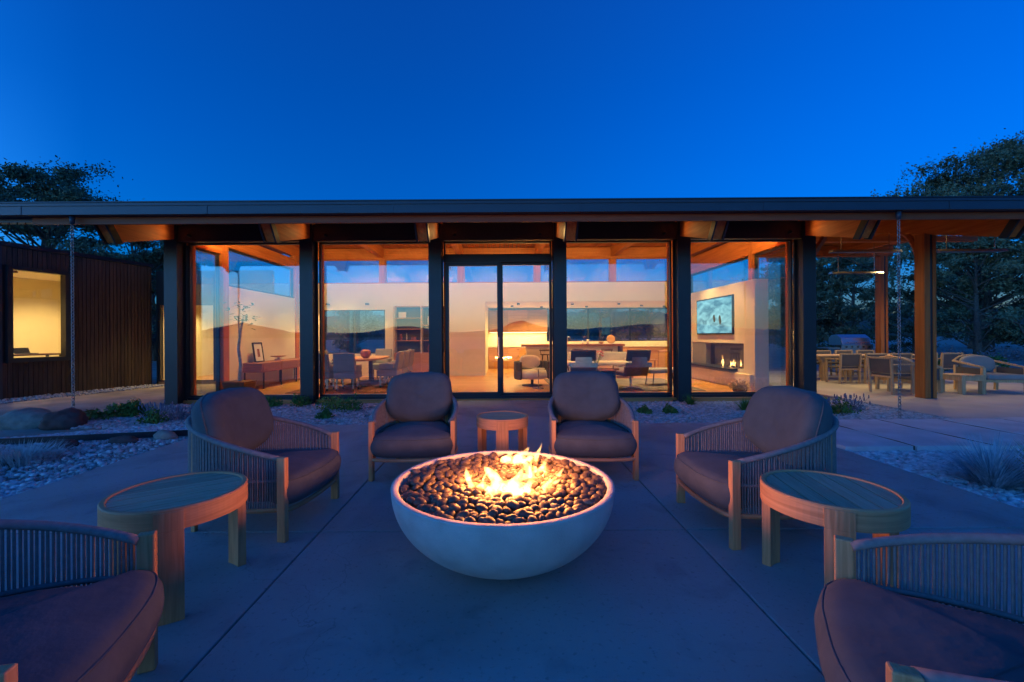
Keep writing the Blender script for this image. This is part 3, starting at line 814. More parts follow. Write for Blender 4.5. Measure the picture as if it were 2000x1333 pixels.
spots = [((-.885, 4.52), 3, 'rope sided lounge chair with taupe cushions facing the camera, left of the small round table'),
         ((.90, 4.50), -3, 'rope sided lounge chair with taupe cushions facing the camera, right of the small round table'),
         ((-1.85, 3.30), 86, 'rope sided lounge chair seen side on between the cobbles and the fire bowl'),
         ((1.87, 3.15), -88, 'rope sided lounge chair seen side on with stepping stones behind it'),
         ((-1.735, 1.29), 108, 'rope sided lounge chair cropped by the picture on the cobble side, seat towards the fire'),
         ((1.50, 1.165), -120, 'rope sided lounge chair cropped by the picture on the stepping stone side')]
for i, (p, a, lab) in enumerate(spots):
    if i == 0:
        c = CHAIR; c.location = (*p, 0); c.rotation_euler = (0, 0, R(a)); c['label'] = lab; c['group'] = 'lounge chairs round the fire bowl'
    else: c = dup(CHAIR, (*p, 0), R(a), lab, 'lounge chairs round the fire bowl')
    jr = random.Random(50 + i)
    for ch in c.children:
        if ch.name.startswith('back_cushion'):
            ch.rotation_euler = (R(-17 + jr.uniform(-3, 3)), R(jr.uniform(-3.5, 3.5)), R(jr.uniform(-5, 5))); ch.location.x += jr.uniform(-.015, .015); ch.scale = (jr.choice((-1, 1)), 1, jr.uniform(.97, 1.03))
    if i >= 4:
        for ch in c.children:
            if ch.name.startswith('back_cushion'): ch.location = (.05 * (1 if i == 5 else -1), .34, .65); ch.scale = (.78, .85, .86)

# ------------------------------------------------------------------ round teak side tables
def side_table(loc, Rr, H, label, leg0, grain):
    t = thing('side_table', label, 'side table', (*loc, 0), 0, 'round teak side tables')
    ap = .105
    obj('rim', MB().lathe([(Rr - .028, H - ap), (Rr, H - ap), (Rr, H - .006), (Rr - .006, H), (Rr - .024, H), (Rr - .03, H - .006), (Rr - .028, H - ap)], 64), 'teak_x', t)
    n = 6; ri = Rr - .031; wv = 2 * ri / n
    for k in range(n):
        a, b = -ri + k * wv + .004, -ri + (k + 1) * wv - .004
        pts = []
        for y in np.linspace(a, b, 5): pts.append((math.sqrt(max(1e-4, ri * ri - y * y)), y))
        for y in np.linspace(b, a, 5): pts.append((-math.sqrt(max(1e-4, ri * ri - y * y)), y))
        o = obj('plank', MB().prism(pts, H - .03, H - .007), 'teak_grey', t, bevel=.0015); o.rotation_euler = (0, 0, grain)
    for k in range(3):
        a = leg0 + k * 2 * math.pi / 3
        rr_ = Rr + .004
        seg = [a + d for d in np.linspace(-.060 / Rr, .060 / Rr, 6)]
        out = [((rr_ + .004) * math.cos(q), (rr_ + .004) * math.sin(q)) for q in seg] + [((rr_ - .042) * math.cos(q), (rr_ - .042) * math.sin(q)) for q in reversed(seg)]
        # leg passes outside the rim: lower part full thickness, upper part a tongue lapped on the rim
        lo = MB().prism(out, 0, H - ap - .001)
        o2 = [((rr_ + .004) * math.cos(q), (rr_ + .004) * math.sin(q)) for q in seg] + [((Rr + .001) * math.cos(q), (Rr + .001) * math.sin(q)) for q in reversed(seg)]
        lo.prism(o2, H - ap - .001, H - .012)
        obj('leg', lo, 'teak_z', t, bevel=.002)
    return t
side_table((-1.77, 2.35), .325, .545, 'round teak side table between the two chairs on the cobble side', R(-60), R(35))
side_table((1.76, 2.32), .32, .545, 'round teak side table between the two chairs on the stepping stone side', R(180 + 60), R(80))
side_table((.0, 4.50), .27, .545, 'small round teak side table between the two chairs by the door walk', R(-90), 0)

# ------------------------------------------------------------------ fire bowl
FB = (0.0, 2.74)
RB, HB = .69, .46
bowl = thing('fire_bowl', 'wide pale concrete fire bowl filled with dark pebbles', 'fire bowl', (*FB, 0))
prof = [(.22, 0.0)]
for z in np.linspace(0.01, HB - .012, 22): prof.append((RB * math.sqrt(max(0.02, 1 - ((HB - z) / .50) ** 2.15)), z))
prof += [(RB + .002, HB - .004), (RB - .004, HB), (RB - .036, HB), (RB - .042, HB - .006), (RB - .048, HB - .06), (RB - .10, .33), (.001, .32)]
obj('bowl', MB().lathe(prof, 96), 'bowl_concrete', bowl, smooth=True)
obj('burner_pan', MB().lathe([(.60, .325), (.60, .335)], 48), 'black', bowl)
def bed_z(r): return .434 + .018 * math.cos(min(1, r / .62) * math.pi / 2)
pr = random.Random(11); pts = []
cell = {}
tries = 0
while tries < 30000:
    tries += 1
    r = .615 * math.sqrt(pr.random()); a = pr.uniform(0, 2 * math.pi); x, y = r * math.cos(a), r * math.sin(a)
    kx, ky = int(x / .05 + 50), int(y / .05 + 50)
    if all((x - q[0]) ** 2 + (y - q[1]) ** 2 > .0440 ** 2 for i in (-1, 0, 1) for j in (-1, 0, 1) for q in cell.get((kx + i, ky + j), ())):
        cell.setdefault((kx, ky), []).append((x, y)); pts.append((x, y))
pmesh = []
for s in range(10):
    bv, bf = ico(2); V = []
    for p in bv:
        v = Vector(p); d = 1 + .13 * mnoise.noise(v * 1.4 + Vector((s * 5, 0, 0)))
        V.append((v.x * d * .034, v.y * d * .026, v.z * d * .019))
    pmesh.append(npmesh('pebble', V, bf, True)); pmesh[-1].materials.append(MATS['pebble'])
pts.sort(key=lambda q: q[1])                     # towards the camera first
rest_v = []; rest_f = []; nr = 0
bv, bf = ico(1)
def add_rest(M, s):
    global nr
    V = np.array([tuple(M @ Vector((p[0] * .034, p[1] * .026, p[2] * .019))) for p in bv]); rest_v.append(V); rest_f.append(bf + nr); nr += len(bv)
for i, (x, y) in enumerate(pts):
    r = math.hypot(x, y); s = pr.uniform(.72, 1.32)
    M = Matrix.Translation((x, y, bed_z(r) + pr.uniform(-.006, .012))) @ Matrix.Rotation(pr.uniform(0, 6.28), 4, 'Z') @ Matrix.Rotation(pr.gauss(0, .38), 4, 'X') @ Matrix.Rotation(pr.gauss(0, .38), 4, 'Y') @ Matrix.Scale(s, 4)
    if i < 300:
        o = bpy.data.objects.new('pebble', pmesh[i % 10]); COL.objects.link(o)
        o.matrix_world = Matrix.Translation((*FB, 0)) @ M
        tag(o, 'smooth dark river pebble heaped in the fire bowl', 'pebble', 'pebbles in the fire bowl')
    else: add_rest(M, s)
for k in range(900):                             # the layer underneath that fills the gaps
    r = .60 * math.sqrt(pr.random()); a = pr.uniform(0, 6.283)
    add_rest(Matrix.Translation((r * math.cos(a), r * math.sin(a), bed_z(r) - .030)) @ Matrix.Rotation(pr.uniform(0, 6.28), 4, 'Z') @ Matrix.Rotation(pr.gauss(0, .3), 4, 'X'), 1)
po = link('pebble_bed', npmesh('pebble_bed', np.concatenate(rest_v), np.concatenate(rest_f), True), 'pebble'); po.location = (*FB, 0)
tag(po, 'dark pebbles deeper and farther back in the fire bowl', 'pebbles', 'pebbles in the fire bowl', 'stuff')

def flame(x, y, tongues, seed, label):
    r = random.Random(seed); m = MB()
    for (dx, dy, h, w, lean) in tongues:
        h *= 1.08; w *= 1.12
        pts = []; rad = []; ph = r.uniform(0, 6.28)
        for k in range(13):
            t = k / 12
            pts.append((dx + lean * t * t * h + .22 * h * .35 * math.sin(ph + t * 5.2) * t, dy + .018 * math.sin(ph * 2 + t * 5), h * t - .01))
            rad.append(max(.0012, w * (math.sin(math.pi * min(1, (t * .86 + .14)) ** .75) ** .8) * (1 + .25 * math.sin(ph + 9 * t))))
        m.tube(pts, rad, 12, flat=.62)
    o = obj('flame', m, 'flame', smooth=True); o.location = (FB[0] + x, FB[1] + y, .435)
    tag(o, label, 'flame', 'flames in the fire bowl'); return o
FL = [(.02, -.25, [(-.045, 0, .18, .044, -.35), (.035, 0, .16, .05, .35), (.095, .01, .10, .034, .6), (-.09, .01, .08, .026, -.6), (0, .0, .08, .05, 0)], 'broad white hot flame at the front middle of the pebbles'),
      (-.17, -.14, [(-.02, 0, .14, .020, -.2), (.03, -.03, .10, .018, .3), (-.06, .02, .06, .013, -.6)], 'slim ragged flame on the cobble side of the fire'),
      (-.10, -.21, [(0, 0, .07, .013, .4), (.03, .02, .05, .011, -.4)], 'tiny flame licking up beside the broad front flame'),
      (.23, -.20, [(0, 0, .10, .018, .8), (.04, .01, .11, .014, .2)], 'curled flame at the front on the stepping stone side'),
      (.15, -.02, [(0, 0, .15, .022, .2), (.04, .02, .12, .018, -.3)], 'upright forked flame in the middle of the fire'),
      (.21, .12, [(-.03, 0, .11, .022, -.3), (.045, 0, .13, .022, .4), (.01, .01, .07, .024, 0)], 'branching flame behind the middle of the fire'),
      (.34, .03, [(0, 0, .09, .015, .7), (-.05, 0, .05, .012, .9)], 'low slanting flame nearest the rim on the stepping stone side'),
      (.07, .36, [(-.04, 0, .11, .040, .3), (.03, 0, .13, .040, .7), (.09, 0, .09, .028, .9)], 'wide flame at the far side of the pebbles'),
      (-.13, .02, [(0, 0, .07, .012, .5)], 'faint thin flame on the cobble side'),
      (.245, .36, [(0, 0, .17, .014, .15)], 'tall narrow flame tip at the far side'),
      (-.22, -.05, [(0, 0, .09, .012, .3), (.03, .01, .05, .010, -.5)], 'wispy flame farthest out on the cobble side'),
      (.30, -.10, [(0, 0, .07, .013, .9), (-.03, 0, .05, .010, .2)], 'small bent flame between the curled and the slanting one'),
      (.02, .12, [(0, 0, .06, .014, -.5), (.05, .01, .05, .012, .5)], 'small double flame behind the broad front one'),
      (.27, .22, [(0, 0, .08, .013, .2)], 'little single flame near the far rim')]
for i, (x, y, tg, lab) in enumerate(FL):
    f = flame(x, y, tg, 20 + i, lab)
    lamp('POINT', (FB[0] + x, FB[1] + y, .575), (1.3, 1.3, .8, 1.2, 1.2, 1.4, 1.1, 1.5, .8, .9, .7, .7, .7, .7)[i], (1.0, 0.31, 0.068), f, size=.022)

# ------------------------------------------------------------------ indoors: dining
def rug(name, label, x0, x1, y0, y1, m):
    tag(obj(name, MB().box(x0, x1, y0, y1, .027, .040), m), label, 'rug')
rug('rug', 'rust coloured rug under the dining table', -5.2, -2.6, 10.3, 14.2, 'rug_red')
tb = thing('dining_table', 'oak dining table with dark legs on the rust rug', 'dining table', (-3.95, 12.2, .04))
obj('table_top', MB().prism([(.62 * math.copysign(abs(math.cos(a)) ** .6, math.cos(a)), 1.15 * math.copysign(abs(math.sin(a)) ** .6, math.sin(a))) for a in np.linspace(0, 2 * math.pi, 36, endpoint=False)], .70, .75), 'oak', tb, bevel=.006)
for yy in (-.75, .75):
    obj('leg', MB().box(-.05, .05, yy - .05, yy + .05, 0.02, .70).box(-.35, .35, yy - .06, yy + .06, 0, .03), 'leather_brown', tb)
vs_ = thing('vase', 'round red brown vase on the dining table', 'vase', (-3.72, 11.75, .79))
obj('vase_body', MB().lathe([(.06, 0), (.12, .05), (.145, .12), (.125, .2), (.07, .24), (.06, .23), (.11, .19)], 24), 'vase_red', vs_, smooth=True)
def dchair():
    t = thing('dining_chair', '-', 'dining chair')
    obj('seat', MB().box(-.27, .27, -.28, .26, .30, .48), 'grey_fabric', t, bevel=.03)
    obj('backrest', MB().add([(-.27, .16, .482), (.27, .16, .482), (.27, .27, .482), (-.27, .27, .482), (-.26, .25, .94), (.26, .25, .94), (.26, .33, .94), (-.26, .33, .94)], [(0, 3, 2, 1), (4, 5, 6, 7), (0, 1, 5, 4), (1, 2, 6, 5), (2, 3, 7, 6), (3, 0, 4, 7)]), 'grey_fabric', t, bevel=.02)
    for sx in (-1, 1): obj('arm', MB().box(sx * .25 - .03, sx * .25 + .03, -.22, .16, .482, .64), 'grey_fabric', t, bevel=.02)
    for sx in (-.2, .2):
        for sy in (-.2, .2):
            l_ = obj('leg', MB().box(sx - .02, sx + .02, sy - .02, sy + .02, .06, .30), 'chrome', t)
            obj('caster', MB().tube([(sx - .018, sy, .03), (sx + .018, sy, .03)], .03, 10), 'black', l_)
    return t
DC = dchair()
for i, (x, y, a, lab) in enumerate([(-4.50, 10.78, 180, 'grey upholstered dining chair with its back to the glass, nearer the console'), (-3.86, 10.78, 180, 'grey upholstered dining chair with its back to the glass, nearer the vase'),
        (-2.98, 11.45, -90, 'upholstered dining chair nearest the glass in the row on the door side'), (-2.98, 12.15, -90, 'middle upholstered dining chair in the row on the door side'), (-2.98, 12.85, -90, 'upholstered dining chair nearest the bookshelf in the row'),
        (-4.92, 11.7, 90, 'grey upholstered dining chair on the console side of the table'), (-4.92, 12.5, 90, 'upholstered dining chair on the console side nearer the dark window'), (-3.85, 13.75, 0, 'upholstered dining chair at the far head of the table')]):
    # local front is -Y
    aa = {180: math.pi, -90: -math.pi / 2, 90: math.pi / 2, 0: 0}[a]
    if i == 0: DC.location = (x, y, .04); DC.rotation_euler = (0, 0, aa); DC['label'] = lab; DC['group'] = 'dining chairs indoors'
    else: dup(DC, (x, y, .04), aa, lab, 'dining chairs indoors')
# bookshelf in the wall niche
bs = thing('bookshelf', 'built in bookshelf with oak cupboards behind the dining table', 'bookshelf', (-2.79, 14.9, .025))
W('back_panel', MB().box(-3.715, -1.86, 15.18, 15.2, .03, 2.42), 'dark_fabric', bs)
for xx in (-3.715, -2.79, -1.885): W('upright', MB().box(xx, xx + .025, 14.8, 15.18, .80, 2.42), 'white_wall', bs)
for (xa, xb) in ((-3.69, -2.79), (-2.765, -1.885)):
    for z in (.80, 1.22, 1.62, 2.0, 2.395) if xa < -3 else (.80, 1.22, 1.75, 2.395): W('shelf', MB().box(xa, xb, 14.8, 15.18, z, z + .025), 'oak', bs)
    W('cupboard_door', MB().box(xa, xb, 14.78, 14.80, .08, .795), 'oak', bs, bevel=.004)
W('cupboard', MB().box(-3.715, -1.86, 14.801, 15.18, .03, .795), 'oak', bs)
br = random.Random(4); bk = 0
bl = {0: 'row of small dark books'}
for (x, z, h, w_, m_, nm, lab) in [(-3.5, 1.245, .22, .10, 'book', 'vase', 'small dark red jar on the bookshelf'), (-3.3, 1.245, .26, .04, 'ceramic', 'candlestick', 'slim white candlestick on the bookshelf'), (-3.05, 1.245, .13, .16, 'book', 'box', 'low red box on the bookshelf'),
        (-3.45, 2.025, .20, .26, 'paper', 'picture', 'pale picture standing on the upper bookshelf'), (-2.5, .825, .3, .16, 'vase_red', 'statuette', 'red brown statuette on the lowest bookshelf'), (-3.2, .825, .12, .2, 'ceramic', 'bowl', 'cream bowl on the lowest bookshelf'), (-2.55, 1.775, .3, .06, 'ceramic', 'vase', 'slender pale vase on the upper bookshelf')]:
    if nm in ('picture', 'box'): mb_ = MB().box(-w_ / 2, w_ / 2, -.02 if nm == 'picture' else -.08, .02 if nm == 'picture' else .08, 0, h)
    else: mb_ = MB().lathe([(w_ * .35, 0), (w_ * .5, h * .3), (w_ * .42, h * .7), (w_ * .22, h * .85), (w_ * .3, h)], 14)
    o = obj(nm, mb_, m_); o.location = (x, 14.95, z); tag(o, lab, nm)
for xx in (-5.9, -4.55): downlight((xx, 14.55, 2.46), 'small downlight over the dark dining room window', 22, 120, 'downlights over the dining window', r=.05)
for xx in (-5.9, -4.55): W('downlight_bracket', MB().box(xx - .02, xx + .02, 14.6, 14.749, 2.47, 2.50), 'black', HOUSE)

# console, picture, bowl
cn = thing('console', 'long walnut console against the white half wall', 'console', (-6.48, 12.5, .025))
W('cabinet', MB().box(-6.80, -6.22, 11.15, 14.1, .46, .70), 'walnut', cn, bevel=.006)
for a, b in ((11.2, 12.1), (12.14, 13.0), (13.04, 14.05)): W('drawer', MB().box(-6.219, -6.205, a, b, .49, .67), 'walnut', cn, bevel=.003)
for yy in (11.3, 12.2, 13.1, 14.0):
    for xx in (-6.76, -6.26): W('leg', MB().box(xx - .015, xx + .015, yy - .015, yy + .015, .025, .46), 'black', cn)
pf = thing('framed_print', 'dark framed print leaning on the wall above the console', 'picture', (-6.62, 11.75, .703))
fm = MB()
Mx = Matrix.Rotation(R(-8), 4, 'Y')
def fb(m, y0, y1, z0, z1, x0, x1):
    M = Mx @ Matrix.Translation(((x0 + x1) / 2, (y0 + y1) / 2, (z0 + z1) / 2)); return m.mbox(M, abs(x1 - x0), y1 - y0, z1 - z0)
for q in ((-.22, .22, 0, .03), (-.22, .22, .51, .54), (-.22, -.19, .03, .51), (.19, .22, .03, .51)): fb(fm, *q, -.015, .02)
obj('frame', fm, 'black', pf); obj('mount', fb(MB(), -.19, .19, .03, .51, -.005, .005), 'paper', pf); obj('print', fb(MB(), -.05, .06, .14, .36, .006, .009), 'book', pf)
tr_ = thing('tray', 'low dark footed tray on the console', 'tray', (-6.5, 12.5, .703))
obj('dish', MB().lathe([(.03, .09), (.20, .12), (.21, .135), (.03, .10)], 24), 'walnut', tr_); obj('foot', MB().lathe([(.10, 0), (.10, .05), (.03, .06), (.03, .09)], 20), 'ceramic', tr_)
# potted tree in the glass corner
pt = thing('potted_tree', 'slender pale trunked indoor tree in a brown square planter', 'potted tree', (-6.1, 10.0, .025))
obj('planter', MB().add([(-.20, -.2, 0), (.20, -.2, 0), (.20, .2, 0), (-.20, .2, 0), (-.26, -.26, .34), (.26, -.26, .34), (.26, .26, .34), (-.26, .26, .34)], [(0, 3, 2, 1), (4, 5, 6, 7), (0, 1, 5, 4), (1, 2, 6, 5), (2, 3, 7, 6), (3, 0, 4, 7)]), 'planter', pt, bevel=.01)
obj('trunk', MB().tube([(0, 0, .3), (.02, .02, .7), (-.02, 0, 1.1), (.03, 0, 1.5), (.09, .02, 1.85)], [.045, .04, .034, .026, .012], 8).tube([(.0, 0, 1.35), (-.05, .05, 1.7), (-.02, .05, 2.05)], [.02, .015, .006], 6), 'bark_pale', pt, smooth=True)
lr = random.Random(8); lm = MB()
for k in range(110):
    c = Vector((lr.choice((.16, -.03, .1)), 0, lr.choice((1.85, 2.05, 1.72)))) + Vector((lr.gauss(0, .13), lr.gauss(0, .1), lr.gauss(0, .06)))
    a = lr.uniform(0, 6.28); d = Vector((math.cos(a), math.sin(a), lr.uniform(-.5, .3))) * .09; s_ = Vector((-math.sin(a), math.cos(a), 0)) * .03
    lm.add([c - d, c + s_, c + d, c - s_], [(0, 1, 2, 3)])
tag(obj('foliage', lm, 'leaf_green', pt), kind='stuff')

# ------------------------------------------------------------------ indoors: kitchen
kc = thing('kitchen_cabinets', 'oak kitchen cabinets with a pale stone splashback', 'cabinets', (.6, 18.1, .025))
for i in range(3):
    a = -.55 + i * .82
    W('upper_door', MB().box(a, a + .81, 18.02, 18.05, 1.53, 2.45), 'oak', kc, bevel=.004)
    for j in range(3):
        d_ = W('drawer', MB().box(a, a + .81, 17.74, 17.77, .11 + j * .265, .365 + j * .265), 'oak', kc, bevel=.004)
        W('knob', MB().box(a + .37, a + .44, 17.715, 17.739, .27 + j * .265, .29 + j * .265), 'black', d_)
W('upper_cabinet', MB().box(-.56, 1.92, 18.05, 18.395, 1.53, 2.46), 'oak', kc)
W('base_cabinet', MB().box(-.56, 1.92, 17.77, 18.395, .03, .90), 'oak', kc)
W('worktop', MB().box(-.56, 7.2, 17.72, 18.395, .905, .945), 'stone_splash', kc)
W('base_cabinet', MB().box(1.93, 7.2, 17.77, 18.395, .03, .90), 'oak', kc)
W('splashback', MB().box(-.56, 1.92, 18.375, 18.398, .95, 1.525), 'stone_splash', kc)
W('splashback', MB().box(1.94, 7.2, 18.375, 18.398, .95, 1.12), 'stone_splash', kc)
W('under_cabinet_light', MB().box(-.5, 1.9, 18.10, 18.14, 1.512, 1.526), 'led', kc)
L_ = lamp('AREA', (.7, 18.12, 1.50), 7, WARM, kc, size=.3); L_.data.shape = 'RECTANGLE'; L_.data.size = 2.3; L_.data.size_y = .05
isl = thing('kitchen_island', 'kitchen island with a thick dark walnut bar top', 'kitchen island', (2.6, 16.0, .025))
W('bar_top', MB().box(.72, 4.5, 15.7, 16.35, .98, 1.06), 'walnut', isl, bevel=.006)
W('body', MB().box(.9, 4.3, 15.95, 16.3, .03, .98), 'cream_wall', isl)
W('end_panel', MB().box(4.32, 4.42, 15.72, 16.3, .03, .98), 'leather_brown', isl)
def lathe_thing(name, lab, cat, loc, prof_, m_, n=16):
    o = obj(name, MB().lathe(prof_, n), m_, smooth=True); o.location = loc; tag(o, lab, cat); return o
for x_, lab in ((1.95, 'tall steel tap arched over the island beside the door pane'), (2.45, 'tall steel tap arched over the island behind the lounge chair')):
    o = obj('tap', MB().tube([(0, 0, 0), (0, 0, .22)] + [(.055 - .055 * math.cos(q), 0, .22 + .055 * math.sin(q)) for q in np.linspace(.3, math.pi, 6)] + [(.11, 0, .16)], .012, 8), 'chrome', smooth=True); o.location = (x_, 16.1, 1.06); tag(o, lab, 'tap')
lathe_thing('bottle', 'small white soap bottle on the island', 'bottle', (3.02, 16.05, 1.06), [(.03, 0), (.035, .08), (.015, .1), (.015, .14)], 'ceramic')
lathe_thing('jug', 'small cream jug on the island', 'jug', (3.2, 16.0, 1.06), [(.04, 0), (.06, .06), (.035, .13), (.045, .17)], 'ceramic')
lathe_thing('bowl', 'small wooden bowl on the island', 'bowl', (3.7, 16.0, 1.06), [(.04, 0), (.09, .05), (.10, .09), (.085, .05)], 'oak')
o = obj('platter', MB().lathe([(.02, 0), (.14, .012), (.165, .03), (.13, .02)], 28), 'oak', smooth=True); o.location = (4.08, 16.1, 1.225); o.rotation_euler = (R(78), 0, 0); tag(o, 'round wooden platter standing on edge on the island', 'platter')
def stool():
    t = thing('bar_stool', '-', 'bar stool')
    obj('seat', MB().lathe([(.17, .66), (.19, .68), (.18, .70)], 20), 'leather_brown', t); obj('backrest', MB().tube([(.2 * math.cos(a), .2 * math.sin(a), .84) for a in np.linspace(3.5, 5.9, 9)], .04, 6), 'leather_brown', t)
    for a in range(4): q = math.pi / 4 + a * math.pi / 2; obj('leg', MB().tube([(.12 * math.cos(q), .12 * math.sin(q), .66), (.2 * math.cos(q), .2 * math.sin(q), 0)], .014, 6), 'black', t)
    for a in (3.6, 5.8): obj('back_support', MB().tube([(.17 * math.cos(a), .17 * math.sin(a), .69), (.2 * math.cos(a), .2 * math.sin(a), .84)], .01, 6), 'black', t)
    return t
ST = stool()
for i, (x_, lab) in enumerate(((1.55, 'leather bar stool at the island end by the drawers'), (2.7, 'leather bar stool at the middle of the island'), (3.75, 'leather bar stool at the island end by the breakfast table'))):
    if i == 0: ST.location = (x_, 15.42, .025); ST['label'] = lab; ST['group'] = 'bar stools at the island'
    else: dup(ST, (x_, 15.42, .025), 0, lab, 'bar stools at the island')
bt = thing('breakfast_table', 'wooden breakfast table beyond the island', 'table', (6.0, 16.6, .025))
obj('table_top', MB().box(-.75, .75, -.45, .45, .70, .74), 'walnut', bt, bevel=.005)
for a in (-.65, .65):
    for b in (-.38, .38): obj('leg', MB().box(a - .03, a + .03, b - .03, b + .03, 0, .70), 'walnut', bt)
def wchair():
    t = thing('wooden_chair', '-', 'chair')
    obj('seat', MB().box(-.22, .22, -.22, .22, .43, .46), 'oak', t, bevel=.01)
    for a in (-.19, .19):
        obj('leg', MB().box(a - .018, a + .018, -.2, -.164, 0, .43), 'oak', t); obj('leg', MB().box(a - .018, a + .018, .18, .216, 0, .82), 'oak', t)
    obj('back_rail', MB().box(-.17, .17, .185, .21, .70, .81), 'oak', t)
    for a in (-.1, 0, .1): obj('spindle', MB().box(a - .008, a + .008, .19, .206, .46, .70), 'oak', t)
    return t
WC = wchair()
for i, (x_, y_, a, lab) in enumerate(((5.5, 15.85, math.pi, 'oak spindle chair at the breakfast table next to the island'), (6.35, 15.85, math.pi, 'oak spindle chair at the breakfast table near the orange post'), (4.98, 16.6, math.pi / 2, 'oak spindle chair at the end of the breakfast table'))):
    if i == 0: WC.location = (x_, y_, .025); WC.rotation_euler = (0, 0, a); WC['label'] = lab; WC['group'] = 'breakfast chairs'
    else: dup(WC, (x_, y_, .025), a, lab, 'breakfast chairs')
for i, (x_, y_) in enumerate(((.4, 16.6), (1.6, 17.2), (2.6, 15.8), (3.4, 17.2), (4.3, 15.8), (5.4, 16.6), (6.5, 17.2), (.6, 15.5))):
    downlight((x_, y_, 2.50), 'round downlight in the cream kitchen ceiling', 44, 140, 'downlights in the kitchen ceiling', r=.045)

# ------------------------------------------------------------------ indoors: lounge
rug('rug', 'dark patterned rug under the lounge seating', 1.3, 4.9, 10.35, 13.3, 'rug')
tc_ = thing('tub_chair', 'round grey tub chair with a pale cushion inside the sliding door', 'tub chair', (.82, 11.7, .025), R(20))
sh = []
for a in np.linspace(R(-30), R(210), 25):
    sh.append(a)
o_, i_ = [(.50 * math.cos(a), .47 * math.sin(a)) for a in sh], [(.42 * math.cos(a), .39 * math.sin(a)) for a in reversed(sh)]
obj('shell', MB().prism(o_ + i_, .18, .66), 'dark_fabric', tc_, bevel=.03)
obj('seat', MB().lathe([(.05, .2), (.40, .2), (.41, .28), (.38, .42), (.05, .44)], 28), 'cream_fabric', tc_, smooth=True)
b_ = obj('back_cushion', pillow(.6, .4, .16), 'cream_fabric', tc_, smooth=True); b_.location = (0, .24, .62); b_.rotation_euler = (R(-14), 0, 0)
obj('pedestal', MB().lathe([(.28, 0), (.28, .02), (.04, .04), (.04, .2)], 20), 'black', tc_)
fa = thing('floor_lamp_stand', 'small pale pedestal side table before the tub chair', 'side table', (.93, 11.0, .025))
obj('table_top', MB().lathe([(.16, .5), (.17, .52)], 20), 'ceramic', fa); obj('stem', MB().lathe([(.012, .02), (.012, .5)], 10), 'chrome', fa); obj('foot', MB().lathe([(.14, 0), (.13, .02)], 20), 'chrome', fa)
fa.name = 'pedestal_table'
def lounge():
    t = thing('swivel_chair', '-', 'armchair')
    def pad(y0, z0, y1, z1, th, w_): return MB().beam((0, y0, z0), (0, y1, z1), w_, th, up=Vector((0, -1, .2)))
    obj('upper_back_pad', pad(.36, .70, .44, .98, .07, .62), 'leather_brown', t, bevel=.03)
    obj('lower_back_pad', pad(.24, .36, .34, .64, .07, .64), 'leather_brown', t, bevel=.03)
    obj('seat', MB().box(-.33, .33, -.32, .26, .32, .42), 'leather_brown', t, bevel=.03)
    obj('back_frame', MB().box(-.20, .20, .44, .455, .60, .80).box(-.34, .34, .40, .425, .55, .66), 'chrome', t)
    for s in (-1, 1): obj('armrest', MB().tube([(s * .36, -.25, .42), (s * .38, -.2, .56), (s * .38, .25, .58), (s * .34, .38, .60)], .02, 8), 'chrome', t, smooth=True)
    obj('pedestal', MB().tube([(0, 0, .04), (0, 0, .32)], .03, 10), 'chrome', t)
    for k in range(4): q = k * math.pi / 2 + .4; obj('foot', MB().beam((0, 0, .035), (.32 * math.cos(q), .32 * math.sin(q), .012), .04, .02), 'chrome', t)
    return t
LC = lounge(); LC.location = (2.06, 10.95, .042); LC.rotation_euler = (0, 0, R(172)); LC['label'] = 'brown leather swivel chair with its back to the glass, nearer the door'; LC['group'] = 'leather swivel chairs'
dup(LC, (3.25, 10.85, .042), R(190), 'brown leather swivel chair with its back to the glass, nearer the fireplace', 'leather swivel chairs')
bn = thing('bench', 'low padded bench on thin legs near the fireplace', 'bench', (4.35, 11.6, .042), R(12))
obj('pad', MB().box(-.55, .55, -.26, .26, .32, .44), 'grey_fabric', bn, bevel=.04)
for a in (-.42, .42):
    for b in (-.18, .18): obj('leg', MB().tube([(a, b, 0), (a * .9, b * .9, .32)], .014, 6), 'black', bn)
sf = thing('sofa', 'cream sofa between the lounge and the kitchen island', 'sofa', (3.0, 13.9, .025))
obj('base', MB().box(-1.2, 1.2, -.42, .42, .10, .40), 'cream_fabric', sf, bevel=.03)
obj('back', MB().box(-1.2, 1.2, .24, .44, .402, .80), 'cream_fabric', sf, bevel=.05)
for s in (-1, 1): obj('arm', MB().box(s * 1.1 - .11, s * 1.1 + .11, -.42, .235, .402, .62), 'cream_fabric', sf, bevel=.04)
for k in (-.5, .5): obj('seat_cushion', MB().box(k - .48, k + .48, -.42, .22, .402, .53), 'cream_fabric', sf, bevel=.04)
for a in (-1.1, 1.1):
    for b in (-.35, .35): obj('leg', MB().box(a - .03, a + .03, b - .03, b + .03, 0, .10), 'walnut', sf)
ct = thing('coffee_table', 'dark low coffee table on the lounge rug', 'coffee table', (2.75, 12.4, .042))
obj('table_top', MB().box(-.5, .5, -.5, .5, .36, .42), 'walnut', ct, bevel=.008)
obj('base', MB().box(-.34, .34, -.34, .34, 0, .36), 'black', ct)
fv = thing('flower_vase', 'glass vase of pink flowers on the coffee table', 'flowers', (2.68, 12.25, .463))
obj('vase_body', MB().lathe([(.05, 0), (.07, .1), (.05, .2)], 16), 'glass_side', fv)
fl_r = random.Random(2); fs = MB(); fh = MB()
for k in range(16):
    a = fl_r.uniform(0, 6.28); q = fl_r.uniform(.05, .2); e = (q * math.cos(a), q * math.sin(a), fl_r.uniform(.32, .48))
    fs.tube([(0, 0, .05), e], .005, 4); fh.lathe([(.001, -.02), (.03, -.01), (.035, .015), (.001, .03)], 7, e)
